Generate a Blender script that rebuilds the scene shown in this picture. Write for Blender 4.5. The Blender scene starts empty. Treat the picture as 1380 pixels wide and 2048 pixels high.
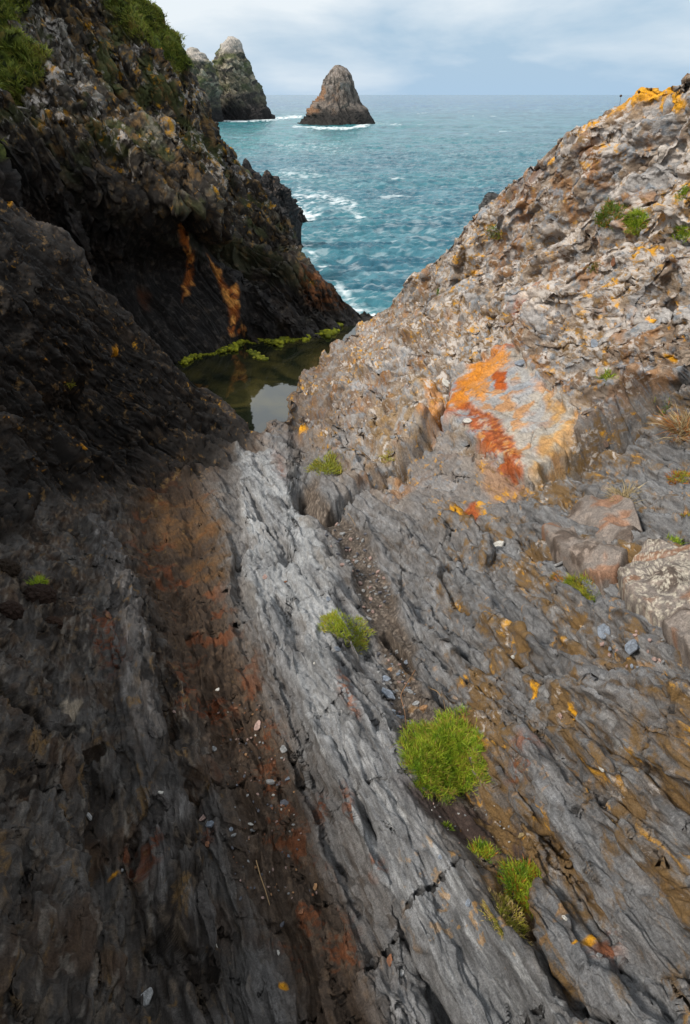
import bpy, math, random
import numpy as np
from concurrent.futures import ThreadPoolExecutor
random.seed(7)
RS = np.random.RandomState(11)
f4 = np.float32
Q = 1.0            # mesh density factor
C = bpy.context.scene.collection

# ------------------------------------------------------------------ camera frame
F = 22/36*2048
PITCH = math.radians(33.7)
CP, SP = math.cos(PITCH), math.sin(PITCH)
CAMZ = 8.0                                   # camera 8 m above the sea
POOLZ = CAMZ-4.0

def ray(px, py):
    x = (np.asarray(px, float)-690)/F; y = (1024-np.asarray(py, float))/F
    return np.stack(np.broadcast_arrays(x, CP+y*SP, -SP+y*CP), -1)
def axial(px, py, mode, v):
    d = ray(px, py)
    return v/d[1] if mode == 'd' else v/d[2]
def at(px, py, d):
    r = ray(px, py)
    return r*(d/r[..., 1:2])+np.array([0, 0, CAMZ])
def proj(P):
    P = np.asarray(P, float)-np.array([0, 0, CAMZ])
    fw = P[..., 1]*CP-P[..., 2]*SP; up = P[..., 1]*SP+P[..., 2]*CP
    return 690+F*P[..., 0]/fw, 1024-F*up/fw

# ------------------------------------------------------------------ noise
_p = RS.permutation(256).astype(np.int32); PERM = np.concatenate([_p, _p, _p])
_g = RS.normal(size=(256, 3)); _g /= np.linalg.norm(_g, axis=1)[:, None]; G = (_g*1.4).astype(f4)
G0, G1, G2 = G[:, 0].copy(), G[:, 1].copy(), G[:, 2].copy()
POOL = ThreadPoolExecutor(4)
def _perlin(x, y, z):
    xf = np.floor(x); yf = np.floor(y); zf = np.floor(z)
    X = xf.astype(np.int32) & 255; Y = yf.astype(np.int32) & 255; Z = zf.astype(np.int32) & 255
    x = x-xf; y = y-yf; z = z-zf
    u = x*x*x*(x*(x*6-15)+10); v = y*y*y*(y*(y*6-15)+10); w = z*z*z*(z*(z*6-15)+10)
    A = PERM[X]; B = PERM[X+1]
    AA = PERM[A+Y]; AB = PERM[A+Y+1]; BA = PERM[B+Y]; BB = PERM[B+Y+1]
    def g(h, a, b, c): return G0[h]*a+G1[h]*b+G2[h]*c
    x1 = x-1; y1 = y-1; z1 = z-1
    def lay(zo, zz):
        a = g(PERM[AA+Z+zo], x, y, zz); b = g(PERM[BA+Z+zo], x1, y, zz)
        c = g(PERM[AB+Z+zo], x, y1, zz); d = g(PERM[BB+Z+zo], x1, y1, zz)
        a = a+u*(b-a); c = c+u*(d-c)
        return a+v*(c-a)
    l0 = lay(0, z); l1 = lay(1, z1)
    return (l0+w*(l1-l0)).astype(f4)
def par(fn, *arrs):
    n = len(arrs[0]); ch = 40000
    if n <= ch: return fn(*arrs)
    sl = [slice(i, min(i+ch, n)) for i in range(0, n, ch)]
    rs = list(POOL.map(lambda s: fn(*[a[s] for a in arrs]), sl))
    if isinstance(rs[0], tuple): return tuple(np.concatenate([r[i] for r in rs]) for i in range(len(rs[0])))
    return np.concatenate(rs)
def pn(x, y, z, sd=0.0):
    return par(_perlin, (x+sd*13.7).astype(f4), (y+sd*7.3).astype(f4), (z-sd*3.1).astype(f4))
def fbm(x, y, z, o=4, sd=0, g=.5):
    r = np.zeros(len(x), f4); a = 1.0; t = 0
    for i in range(o):
        r += a*pn(x*2**i, y*2**i, z*2**i, sd+i*1.7); t += a; a *= g
    return r/t*1.6
def ridged(x, y, z, o=4, sd=0, g=.5):
    r = np.zeros(len(x), f4); a = 1.0; t = 0
    for i in range(o):
        r += a*(1-2.2*np.abs(pn(x*2**i, y*2**i, z*2**i, sd+i*2.3))); t += a; a *= g
    return r/t
def h2(a, b, sd=0):
    a = a.astype(np.int64).astype(np.uint32); b = b.astype(np.int64).astype(np.uint32)
    h = a*np.uint32(73856093) ^ b*np.uint32(19349663) ^ np.uint32((int(sd)*83492791+1013904223) & 0xffffffff)
    h ^= h >> np.uint32(15); h = h*np.uint32(2246822519); h ^= h >> np.uint32(13); h = h*np.uint32(3266489917); h ^= h >> np.uint32(16)
    return ((h & np.uint32(0xffffff)).astype(f4))/f4(16777216.0)
def _facet(x, y, z, sdv):
    sd = int(sdv[0])
    xi = np.floor(x); yi = np.floor(y); zi = np.floor(z)
    best = np.full(x.shape, 99, f4); sec = best.copy(); val = np.zeros(x.shape, f4); rid = val.copy(); val2 = val.copy()
    for i in (-1, 0, 1):
        for j in (-1, 0, 1):
            ab = (xi+i)*f4(131)+(yi+j)
            for k in (-1, 0, 1):
                c = zi+k
                r1 = h2(ab, c, sd); r2 = h2(ab, c, sd+1); r3 = h2(ab, c, sd+2)
                dx = x-(xi+i+.15+.7*r1); dy = y-(yi+j+.15+.7*r2); dz = z-(c+.15+.7*r3)
                d = dx*dx+dy*dy+dz*dz
                v = (r1*7 % 1-.5)*dx+(r2*7 % 1-.5)*dy+(r3*7 % 1-.5)*dz+((r1+r2+r3)*5 % 1-.5)*.6
                m = d < best
                m2 = (~m) & (d < sec)
                val2 = np.where(m, val, np.where(m2, v, val2))
                sec = np.where(m, best, np.minimum(sec, d))
                val = np.where(m, v, val); rid = np.where(m, (r1+r3)*11 % 1, rid); best = np.where(m, d, best)
    ed = np.sqrt(sec)-np.sqrt(best); b = .5*(1-ss(0, .22, ed)); val = val*(1-b)+val2*b-.035*(1-ss(0, .08, ed))
    return val.astype(f4), rid.astype(f4), ed.astype(f4)
def facet(x, y, z, sd=0):
    return par(_facet, x.astype(f4), y.astype(f4), z.astype(f4), np.full(len(x), sd, f4))
def ss(a, b, x):
    t = np.clip((x-a)/(b-a), 0, 1); return t*t*(3-2*t)
def beds(s, t, r, fs, ft, sd, wa=.5):
    w = pn(s*fs*.35, t*fs*.12, r*fs*.25, sd+3)*wa*2+pn(s*fs*.9, t*fs*.5, r*fs*.6, sd+5)*wa*.35
    ph = s*fs+w; k = np.floor(ph); fr = ph-k
    tc = t*ft*(.6+h2(k, k*0, sd+9))+h2(k, k*0, sd)*17+pn(s*fs*.8, t*ft*2, r*ft*2, sd+8)*.35
    m = np.floor(tc); fm = tc-m
    win = ss(0, .16, fr)*ss(0, .16, 1-fr)*ss(0, .08, fm)*ss(0, .08, 1-fm)
    hv = h2(k, m, sd+2); prof = np.where(fr < .8, fr/.8, (1-fr)/.2)
    return (hv-.5)*win+.5, prof, hv
def terr(x, k=.8):
    f = np.floor(x); return f+ss(k, 1, x-f)-x*.35
def crease(x, y, z, o, sd):
    r_ = np.zeros(len(x), f4); rs = np.random.RandomState(int(sd)); a = 1.
    for i in range(o):
        for j in range(3):
            k = rs.normal(size=3); k /= np.linalg.norm(k); ph = (x*k[0]+y*k[1]+z*k[2])*(.8+.5*rs.rand())+1.1*pn(x*.55+i, y*.55, z*.55, sd+j*5+i)
            r_ += a*(np.abs((ph % 1)-.5)*2-.5)
        x = x*2.13; y = y*2.13; z = z*2.13; a *= .47
    return r_*.45
def frame(T, tilt):
    T = np.array(T, float); T /= np.linalg.norm(T)
    S = np.array(tilt, float); S -= S@T*T; S /= np.linalg.norm(S)
    return S, T, np.cross(S, T)
def coords(P, fr): return [(P@a).astype(f4) for a in fr]

# ------------------------------------------------------------------ 2D masks on the sheets' own (u,v) map
def polyd(px, py, pts, pad):
    """distance to polyline, and position along it 0..1; only near it"""
    pts = np.array(pts, f4); x0, y0 = pts.min(0)-pad; x1, y1 = pts.max(0)+pad
    I = np.nonzero((px > x0) & (px < x1) & (py > y0) & (py < y1))[0]
    X = px[I]; Y = py[I]; best = np.full(len(I), 1e9, f4); u = np.zeros(len(I), f4); sg = u.copy(); n = len(pts)-1
    for i in range(n):
        a = pts[i]; b = pts[i+1]; d = b-a; L = d@d
        t = np.clip(((X-a[0])*d[0]+(Y-a[1])*d[1])/L, 0, 1)
        ex = X-a[0]-t*d[0]; ey = Y-a[1]-t*d[1]; q = np.sqrt(ex*ex+ey*ey); m = q < best
        best = np.where(m, q, best); u = np.where(m, (i+t)/n, u); sg = np.where(m, np.sign(d[0]*ey-d[1]*ex), sg)
    return I, best, u, sg
def polym(px, py, pts, soft):
    """soft inside-mask of a polygon"""
    out = np.zeros(len(px), f4); P = np.array(pts, f4); x0, y0 = P.min(0)-soft; x1, y1 = P.max(0)+soft
    I = np.nonzero((px > x0) & (px < x1) & (py > y0) & (py < y1))[0]
    X = px[I]; Y = py[I]; ins = np.zeros(len(I), bool); best = np.full(len(I), 1e9, f4)
    for i in range(len(P)):
        a = P[i]; b = P[(i+1) % len(P)]; d = b-a
        t = np.clip(((X-a[0])*d[0]+(Y-a[1])*d[1])/(d@d), 0, 1)
        best = np.minimum(best, np.hypot(X-a[0]-t*d[0], Y-a[1]-t*d[1]))
        c = ((a[1] > Y) != (b[1] > Y)) & (X < (b[0]-a[0])*(Y-a[1])/(b[1]-a[1]+1e-9)+a[0]); ins ^= c
    sd = np.where(ins, best, -best)
    out[I] = ss(-soft, soft, sd); return out
def mixc(col, c, m):
    col += (np.array(c, f4)-col)*np.clip(m, 0, 1)[:, None]

# ------------------------------------------------------------------ mesh helpers
def tag(o, label=None, cat=None, group=None, kind=None):
    if label: o['label'] = label
    if cat: o['category'] = cat
    if group: o['group'] = group
    if kind: o['kind'] = kind
    return o
def mesh_np(name, V, Fc, mat, col=None, smooth=True, parent=None, msk=None):
    V = np.asarray(V, f4); Fc = np.asarray(Fc, np.int32); k = Fc.shape[1]
    me = bpy.data.meshes.new(name); me.vertices.add(len(V)); me.vertices.foreach_set('co', V.ravel())
    me.loops.add(Fc.size); me.loops.foreach_set('vertex_index', Fc.ravel())
    me.polygons.add(len(Fc)); me.polygons.foreach_set('loop_start', np.arange(0, Fc.size, k, dtype=np.int32))
    me.polygons.foreach_set('use_smooth', np.full(len(Fc), smooth))
    me.update(calc_edges=True)
    if col is not None:
        a = me.color_attributes.new('Col', 'FLOAT_COLOR', 'POINT')
        if col.shape[1] == 3: col = np.concatenate([col, np.full((len(col), 1), .7)], 1)
        a.data.foreach_set('color', np.ascontiguousarray(col, f4).ravel())
    if msk is not None:
        a = me.color_attributes.new('Crust', 'FLOAT_COLOR', 'POINT'); a.data.foreach_set('color', np.ascontiguousarray(np.concatenate([msk, np.ones((len(msk), 1))], 1), f4).ravel())
    me.materials.append(mat); o = bpy.data.objects.new(name, me); C.objects.link(o)
    if parent: o.parent = parent
    return o
def gridfaces(nr, nc, wrap=False):
    i = np.arange(nr-1)[:, None]*nc; j = np.arange(nc if wrap else nc-1)[None]
    j2 = (j+1) % nc
    return np.stack([i+j, i+j2, i+nc+j2, i+nc+j], -1).reshape(-1, 4)

# ------------------------------------------------------------------ materials
def newmat(name):
    m = bpy.data.materials.new(name); m.use_nodes = True
    nt = m.node_tree; b = nt.nodes['Principled BSDF']; return m, nt, b
def nd(nt, t, **k):
    n = nt.nodes.new(t)
    for a, v in k.items():
        if a in n.inputs.keys() if isinstance(a, str) else False: n.inputs[a].default_value = v
        else: setattr(n, a, v)
    return n
def rock_mat(name, rot=(0, 0, 0), stretch=(1, 1, 1), fine=60, bump=.004, big=9, spec=.22, crust=0):
    m, nt, b = newmat(name); L = nt.links
    tc = nd(nt, 'ShaderNodeTexCoord'); mp = nd(nt, 'ShaderNodeMapping'); mp.inputs['Scale'].default_value = stretch
    mp0 = nd(nt, 'ShaderNodeMapping'); mp0.inputs['Rotation'].default_value = rot; L.new(tc.outputs['Object'], mp0.inputs['Vector']); L.new(mp0.outputs[0], mp.inputs['Vector'])
    at_ = nd(nt, 'ShaderNodeAttribute'); at_.attribute_name = 'Col'
    n1 = nd(nt, 'ShaderNodeTexNoise'); n1.inputs['Scale'].default_value = fine; n1.inputs['Detail'].default_value = 6; n1.inputs['Roughness'].default_value = .7
    n2 = nd(nt, 'ShaderNodeTexNoise'); n2.inputs['Scale'].default_value = big; n2.inputs['Detail'].default_value = 8; n2.inputs['Roughness'].default_value = .65
    L.new(mp.outputs[0], n1.inputs['Vector']); L.new(mp.outputs[0], n2.inputs['Vector'])
    r1 = nd(nt, 'ShaderNodeMapRange'); r1.inputs[1].default_value = .3; r1.inputs[2].default_value = .7; r1.inputs[3].default_value = .55; r1.inputs[4].default_value = 1.45
    r2 = nd(nt, 'ShaderNodeMapRange'); r2.inputs[1].default_value = .3; r2.inputs[2].default_value = .7; r2.inputs[3].default_value = .75; r2.inputs[4].default_value = 1.25
    L.new(n1.outputs[0], r1.inputs[0]); L.new(n2.outputs[0], r2.inputs[0])
    n3 = nd(nt, 'ShaderNodeTexNoise'); n3.inputs['Scale'].default_value = fine*3.2; n3.inputs['Detail'].default_value = 5; n3.inputs['Roughness'].default_value = .75; L.new(tc.outputs['Object'], n3.inputs['Vector'])
    r3 = nd(nt, 'ShaderNodeMapRange'); r3.inputs[1].default_value = .3; r3.inputs[2].default_value = .7; r3.inputs[3].default_value = .5; r3.inputs[4].default_value = 1.5; L.new(n3.outputs[0], r3.inputs[0])
    mu0 = nd(nt, 'ShaderNodeMath', operation='MULTIPLY'); L.new(r3.outputs[0], mu0.inputs[0]); L.new(r2.outputs[0], mu0.inputs[1])
    mu = nd(nt, 'ShaderNodeMath', operation='MULTIPLY'); L.new(r1.outputs[0], mu.inputs[0]); L.new(mu0.outputs[0], mu.inputs[1])
    vm = nd(nt, 'ShaderNodeVectorMath', operation='SCALE'); L.new(at_.outputs['Color'], vm.inputs[0]); L.new(mu.outputs[0], vm.inputs['Scale'])
    cur = vm.outputs[0]
    if crust:
        ca = nd(nt, 'ShaderNodeAttribute'); ca.attribute_name = 'Crust'; sp_ = nd(nt, 'ShaderNodeSeparateColor'); L.new(ca.outputs['Color'], sp_.inputs[0])
        mpc = nd(nt, 'ShaderNodeMapping'); mpc.inputs['Scale'].default_value = (1, .5, .9); L.new(mp0.outputs[0], mpc.inputs['Vector'])
        for ch_, sc_, colr, off in ((1, crust*.55, (.19, .112, .042, 1), 7.3), (0, crust, (.56, .51, .47, 1), 0.), (2, crust*.5, (.66, .32, .015, 1), 3.1)):
            of = nd(nt, 'ShaderNodeVectorMath', operation='ADD'); L.new(mpc.outputs[0], of.inputs[0]); of.inputs[1].default_value = (off, off, off)
            q = nd(nt, 'ShaderNodeTexNoise'); q.inputs['Scale'].default_value = sc_; q.inputs['Detail'].default_value = 7; q.inputs['Roughness'].default_value = .68; q.inputs['Distortion'].default_value = .4; L.new(of.outputs[0], q.inputs['Vector'])
            sm_ = nd(nt, 'ShaderNodeMath', operation='MULTIPLY_ADD'); L.new(sp_.outputs[ch_], sm_.inputs[0]); sm_.inputs[1].default_value = .5; L.new(q.outputs[0], sm_.inputs[2])
            th = nd(nt, 'ShaderNodeMapRange'); th.inputs[1].default_value = .76; th.inputs[2].default_value = .86; th.inputs[4].default_value = .88; L.new(sm_.outputs[0], th.inputs[0])
            mm = nd(nt, 'ShaderNodeMix', data_type='RGBA'); L.new(th.outputs[0], mm.inputs['Factor']); L.new(cur, mm.inputs['A'])
            vr = nd(nt, 'ShaderNodeVectorMath', operation='SCALE'); vr.inputs[0].default_value = colr[:3]; L.new(r3.outputs[0], vr.inputs['Scale']); L.new(vr.outputs[0], mm.inputs['B']); cur = mm.outputs['Result']
    L.new(cur, b.inputs['Base Color'])
    ro = nd(nt, 'ShaderNodeMath', operation='MULTIPLY_ADD'); L.new(n1.outputs[0], ro.inputs[0]); ro.inputs[1].default_value = .3; L.new(at_.outputs['Alpha'], ro.inputs[2])
    ro2 = nd(nt, 'ShaderNodeMath', operation='SUBTRACT'); L.new(ro.outputs[0], ro2.inputs[0]); ro2.inputs[1].default_value = .15; L.new(ro2.outputs[0], b.inputs['Roughness'])
    b.inputs['Specular IOR Level'].default_value = spec
    bp = nd(nt, 'ShaderNodeBump'); bp.inputs['Distance'].default_value = bump; bp.inputs['Strength'].default_value = 1
    hh = nd(nt, 'ShaderNodeMath', operation='MULTIPLY_ADD'); L.new(n3.outputs[0], hh.inputs[0]); hh.inputs[1].default_value = .6; L.new(n1.outputs[0], hh.inputs[2]); L.new(hh.outputs[0], bp.inputs['Height']); L.new(bp.outputs[0], b.inputs['Normal'])
    return m
def attr_mat(name, rough=.6, trans=0, spec=.3):
    m, nt, b = newmat(name); a = nd(nt, 'ShaderNodeAttribute'); a.attribute_name = 'Col'
    nt.links.new(a.outputs['Color'], b.inputs['Base Color']); b.inputs['Roughness'].default_value = rough; b.inputs['Specular IOR Level'].default_value = spec
    if trans:
        o = nt.nodes['Material Output']; t = nd(nt, 'ShaderNodeBsdfTranslucent'); mx = nd(nt, 'ShaderNodeMixShader'); mx.inputs[0].default_value = trans
        nt.links.new(a.outputs['Color'], t.inputs[0]); nt.links.new(b.outputs[0], mx.inputs[1]); nt.links.new(t.outputs[0], mx.inputs[2]); nt.links.new(mx.outputs[0], o.inputs[0])
    return m
M_rock = rock_mat('slate_rock', rot=(0, 0, math.radians(-19)), stretch=(1, .22, .8), fine=85, bump=.008, big=9, crust=26)
M_cliff = rock_mat('cliff_rock', rot=(math.radians(35), math.radians(30), 0), stretch=(1, 1, .5), fine=26, bump=.03, big=3, crust=9)
M_far = rock_mat('stack_rock', stretch=(1, 1, .6), fine=2.5, bump=.25, big=.3)
M_stone = rock_mat('stone', fine=130, bump=.001, big=30)
M_blade = attr_mat('grass_blade', .55, .3)
M_moss = attr_mat('moss', .9)
M_twig = attr_mat('dry_twig', .8)

# ------------------------------------------------------------------ sheets
class TPS:
    def __init__(s, pts):
        a = np.array([(p[0]/1000, p[1]/1000) for p in pts]); w = np.array([1/axial(*p) for p in pts])
        n = len(a); r = np.linalg.norm(a[:, None]-a[None], axis=2); K = np.where(r > 0, r*r*np.log(r+1e-12), 0)+np.eye(n)*3e-4
        A = np.zeros((n+3, n+3)); A[:n, :n] = K; A[:n, n] = 1; A[:n, n+1:] = a; A[n, :n] = 1; A[n+1:, :n] = a.T
        s.c = np.linalg.solve(A, np.concatenate([w, [0, 0, 0]])); s.a = a; s.n = n
    def __call__(s, px, py):
        x = px/1000; y = py/1000; o = s.c[s.n]+s.c[s.n+1]*x+s.c[s.n+2]*y
        for i in range(s.n):
            r2 = (x-s.a[i, 0])**2+(y-s.a[i, 1])**2
            o = o+s.c[i]*.5*r2*np.log(r2+1e-12)
        return o
def cols(x0, fx0, fx1, x1, n, m):
    return np.concatenate([np.linspace(x0, fx0, m, endpoint=False), np.linspace(fx0, fx1, n, endpoint=False), np.linspace(fx1, x1, m)])
class Sheet:
    def __init__(s, pts, crest, bottom, X, nrow, back, wmin, side):
        s.X = X; s.crest = np.interp(X, [c[0] for c in crest], [c[1] for c in crest]); s.bot = np.interp(X, [c[0] for c in bottom], [c[1] for c in bottom])
        v = np.linspace(0, 1, nrow)[:, None]
        s.nr = nrow; PX = np.broadcast_to(X[None], (nrow, len(X))); PY = s.bot[None]+(s.crest-s.bot)[None]*v
        w = np.maximum(TPS(pts)(PX, PY), wmin); r = ray(PX, PY)/w[..., None]; r[..., 2] += CAMZ
        nb = len(back); last = r[-1]
        B = np.array([[last[:, 0]+b[0], last[:, 1]+b[1], last[:, 2]+b[2]] for b in back]).transpose(0, 2, 1)
        s.P = np.concatenate([r, B]); s.shape = s.P.shape[:2]
        s.px = np.concatenate([PX, np.repeat(PX[-1:], nb, 0)]).ravel().astype(f4)
        s.py = np.concatenate([PY, PY[-1:]-np.arange(1, nb+1)[:, None]*2.0]).ravel().astype(f4)
        # the bank goes on beyond both sides of the picture
        (ml, wl_, hl), (mr_, wr, hr) = side; s.w0 = np.concatenate([w, np.repeat(w[-1:], nb, 0)]); pxg = s.px.reshape(s.shape); pyg = s.py.reshape(s.shape)
        def ext(m, wdt, hgt, sg, col):
            k = (np.arange(1, m+1)/m)**1.3; o = np.repeat(s.P[:, col][:, None], m, 1); o[:, :, 0] += sg*wdt*k[None]; o[:, :, 2] += hgt*wdt*k[None]*(1-.5*k[None]); return o, k
        L_, kl = ext(ml, wl_, hl, -1, 0); R_, kr = ext(mr_, wr, hr, 1, -1); L_ = L_[:, ::-1]
        s.P = np.concatenate([L_, s.P, R_], 1); pad = lambda a: np.concatenate([np.repeat(a[:, :1], ml, 1), a, np.repeat(a[:, -1:], mr_, 1)], 1)
        dl = -(kl[::-1]*900); dr_ = kr*900; pxg = pad(pxg); pxg[:, :ml] += dl[None]; pxg[:, -mr_:] += dr_[None]; s.px = pxg.ravel().astype(f4); s.py = pad(pyg).ravel().astype(f4); s.w0 = pad(s.w0)
        s.X = pxg[0].astype(float); s.crest = np.concatenate([np.full(ml, s.crest[0]), s.crest, np.full(mr_, s.crest[-1])]); s.bot = np.concatenate([np.full(ml, s.bot[0]), s.bot, np.full(mr_, s.bot[-1])]); s.shape = s.P.shape[:2]
        s.N = s.normals(s.P)
        s.w = s.w0.ravel()
    def normals(s, P):
        a = np.gradient(P, axis=1); b = np.gradient(P, axis=0); n = np.cross(a, b); n /= np.linalg.norm(n, axis=2)[..., None]+1e-12
        return n
    def flat(s): return s.P.reshape(-1, 3)
    def spacing(s):
        a = np.linalg.norm(np.gradient(s.P, axis=1), axis=2); b = np.linalg.norm(np.gradient(s.P, axis=0), axis=2); return np.maximum(a, b).ravel().astype(f4)
    def displace(s, d):
        N = s.N.copy()
        s.P = s.P+N*d.reshape(s.shape)[..., None]
    def lookup(s, px, py):
        j = int(np.clip(np.searchsorted(s.X, px), 1, len(s.X)-2)); v = (s.bot[j]-py)/(s.bot[j]-s.crest[j]); i = int(np.clip(v*(s.nr-1), 3, s.nr-4))
        # rows move a little under displacement: walk to the best matching screen row
        seg = s.P[max(0, i-40):min(s.nr, i+40), max(0, j-12):j+12]; qx, qy = proj(seg)
        k = np.argmin((qx-px)**2+(qy-py)**2); a, b = np.unravel_index(k, qx.shape)
        i = max(0, i-40)+a; j = max(0, j-12)+b
        i0, i1, j0, j1 = max(0, i-8), min(s.shape[0]-1, i+8), max(0, j-8), min(s.shape[1]-1, j+8)
        n = np.cross(s.P[i, j1]-s.P[i, j0], s.P[i1, j]-s.P[i0, j]); n /= np.linalg.norm(n)+1e-12
        return s.P[i, j], n

Zs = lambda v: -v
ptsA = [(690, 2048, 'z', -1.55), (690, 1500, 'z', -1.7), (690, 1200, 'z', -2.02), (600, 1000, 'z', -2.55), (560, 868, 'd', 6.2),
 (400, 1400, 'z', -1.85), (450, 2000, 'z', -1.62), (0, 2048, 'z', -1.2), (0, 1500, 'z', -1.4), (150, 1300, 'z', -1.72), (-300, 1500, 'z', -.9), (0, 1000, 'd', 2.8), (0, 600, 'd', 5), (0, 370, 'd', 7),
 (200, 800, 'd', 5.2), (200, 540, 'd', 6.8), (330, 690, 'd', 6.7), (400, 760, 'd', 6.5), (500, 848, 'd', 6.3), (300, 900, 'd', 4.9), (-300, 200, 'd', 6), (-300, 700, 'd', 3.3), (-300, 2400, 'z', -.9), (200, 1050, 'd', 3.5),
 (1000, 1500, 'z', -1.5), (1380, 1500, 'z', -1.12), (1380, 2048, 'z', -1.25), (1380, 1000, 'd', 2.6), (1000, 1200, 'z', -1.9), (1000, 1000, 'd', 3.3), (850, 880, 'd', 4.6), (1000, 800, 'd', 4.9), (700, 900, 'd', 5.1),
 (625, 800, 'd', 7.9), (600, 760, 'd', 9.4), (580, 822, 'd', 7.7), (700, 700, 'd', 9.6), (735, 642, 'd', 12), (830, 560, 'd', 9.8), (900, 490, 'd', 9), (1000, 400, 'd', 8.2), (1130, 265, 'd', 7.2), (1250, 205, 'd', 6.6), (1380, 165, 'd', 5.8),
 (1700, 100, 'd', 4.5), (1380, 600, 'd', 4.1), (1150, 600, 'd', 5.4), (950, 650, 'd', 7), (1200, 400, 'd', 6.2), (1000, 520, 'd', 7.5), (850, 700, 'd', 7.3), (1700, 600, 'd', 3), (1700, 1200, 'd', 1.6), (1700, 2048, 'z', -.9), (690, 2500, 'z', -1.5), (1700, 2500, 'z', -.8)]
crestA = [(-350, 130), (-150, 285), (0, 386), (60, 420), (130, 470), (200, 558), (260, 628), (330, 706), (400, 772), (450, 815), (500, 858), (520, 864), (545, 850), (575, 828), (585, 790), (600, 750), (640, 712), (690, 672), (735, 642), (780, 612), (830, 560), (900, 492), (940, 440),
 (968, 412), (1000, 385), (1060, 340), (1100, 308), (1130, 268), (1180, 240), (1240, 212), (1300, 182), (1365, 168), (1372, 150), (1440, 110), (1760, 20)]
botA = [(-350, 2450), (1760, 2450)]
XA = cols(-350, -20, 1400, 1760, int(820*Q), int(60*Q))
bk = [(0, .02+1.2*u**1.5, -.01-.6*u-9*u**2.2) for u in np.linspace(.02, 1, 60)]
A = Sheet(ptsA, crestA, botA, XA, int(1640*Q), bk, 1/16, ((60, 4, .35), (70, 5, .45)))
ptsB = [(450, 705, 'z', -4.02), (360, 725, 'z', -4.02), (560, 690, 'z', -4.02), (680, 684, 'z', -4.02), (740, 652, 'd', 13.2), (700, 652, 'd', 12.9), (740, 634, 'd', 13.8), (900, 640, 'd', 14.5), (900, 700, 'd', 13),
 (450, 600, 'd', 12.1), (420, 500, 'd', 12.3), (350, 600, 'd', 11.9), (250, 500, 'd', 11.3), (330, 520, 'd', 12.1), (390, 415, 'd', 10.9), (300, 350, 'd', 10.9), (200, 250, 'd', 11.3), (0, 250, 'd', 9.8), (0, 50, 'd', 12), (200, 50, 'd', 14), (290, 0, 'd', 15.5), (365, 80, 'd', 16.5), (430, 265, 'd', 17), (350, 250, 'd', 14),
 (445, 300, 'd', 19), (550, 430, 'd', 16.5), (480, 450, 'd', 13.8), (600, 520, 'd', 13.6), (640, 560, 'd', 13.0), (690, 605, 'd', 13.3), (600, 620, 'd', 12.3), (540, 560, 'd', 12.7), (-300, 0, 'd', 9), (-300, 400, 'd', 7.5), (-300, -300, 'd', 11), (150, -250, 'd', 15), (0, 600, 'd', 9.5), (200, 650, 'd', 10.8), (450, 800, 'd', 11), (0, 900, 'd', 9), (-300, 900, 'd', 7.5)]
crestB = [(-350, -420), (0, -260), (150, -150), (255, -50), (290, 0), (315, 20), (326, 52), (344, 60), (352, 76), (358, 108), (377, 155), (396, 203), (425, 250), (442, 298), (455, 292), (470, 322), (484, 335), (520, 380), (556, 432), (575, 462), (600, 502), (640, 545), (672, 572), (692, 598), (712, 626), (745, 634), (900, 640)]
botB = [(-350, 1000), (200, 900), (380, 800), (560, 780), (700, 740), (900, 720)]
XB = cols(-350, -20, 760, 900, int(620*Q), int(40*Q))
bkB = [(.0, .05+2.5*u**1.4, -.02-1.2*u-13*u**2.0) for u in np.linspace(.02, 1, 50)]
Bs = Sheet(ptsB, crestB, botB, XB, int(900*Q), bkB, 1/30, ((30, 6, .3), (20, 3, -.2)))

FG = frame((-.32, .93, -.25), (.93, .32, .45))
FL = frame((.62, -.15, -.62), (.5, .9, .3))
FU = frame((.36, -.75, .55), (.8, .45, .25))

# ---- displacement + colour of the near ground
px, py = A.px, A.py; P = A.flat(); N = A.N.reshape(-1, 3)
ax = (1/A.w).astype(f4)
nz = ss(2.2, 6.5, ax)                                       # how far the spot is
wx = px+fbm(P[:, 0]*1.6, P[:, 1]*1.6, P[:, 2]*1.6, 4, 1)*34; wy = py+fbm(P[:, 0]*1.6, P[:, 1]*1.6, P[:, 2]*1.6, 4, 2)*34
fx = px+fbm(P[:, 0]*9, P[:, 1]*9, P[:, 2]*9, 3, 31)*9; fy = py+fbm(P[:, 0]*9, P[:, 1]*9, P[:, 2]*9, 3, 32)*9
line = 935+np.interp(px, [-350, 420, 560, 700, 880, 1060, 1380, 1760], [0, 0, -70, 40, 90, 20, -160, -300]).astype(f4)
w_fg = ss(-50, 50, wy-line)
left = ss(470, 330, wx+0*wy)*(1-ss(900, 1010, wy))
w_left = polym(wx, wy, [(-3000, -50), (-400, -50), (510, 850), (470, 930), (300, 960), (150, 990), (0, 1080), (-400, 1500), (-3000, 1500)], 45)
w_fg = np.clip(w_fg-w_left, 0, 1); w_up = np.clip(1-w_fg-w_left, 0, 1)
rust_poly = [(1018, 690), (1075, 745), (1175, 862), (1105, 950), (1062, 980), (985, 920), (890, 852), (905, 775), (955, 735)]
face_poly = rust_poly+[]
low_poly = [(800, 900), (870, 850), (960, 930), (1060, 985), (1010, 1070), (890, 1100), (820, 1010)]
m_face = polym(fx, fy, face_poly, 10); m_low = polym(fx, fy, low_poly, 14)
smooth = np.clip(m_face+m_low, 0, 1)
D = np.zeros(len(px), f4)
gravel = np.zeros(len(px), f4); grit = gravel.copy(); bedcol = np.zeros(len(px), f4)+.5; bed2 = bedcol.copy(); bed3 = bedcol.copy(); crack = np.zeros(len(px), f4)
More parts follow.
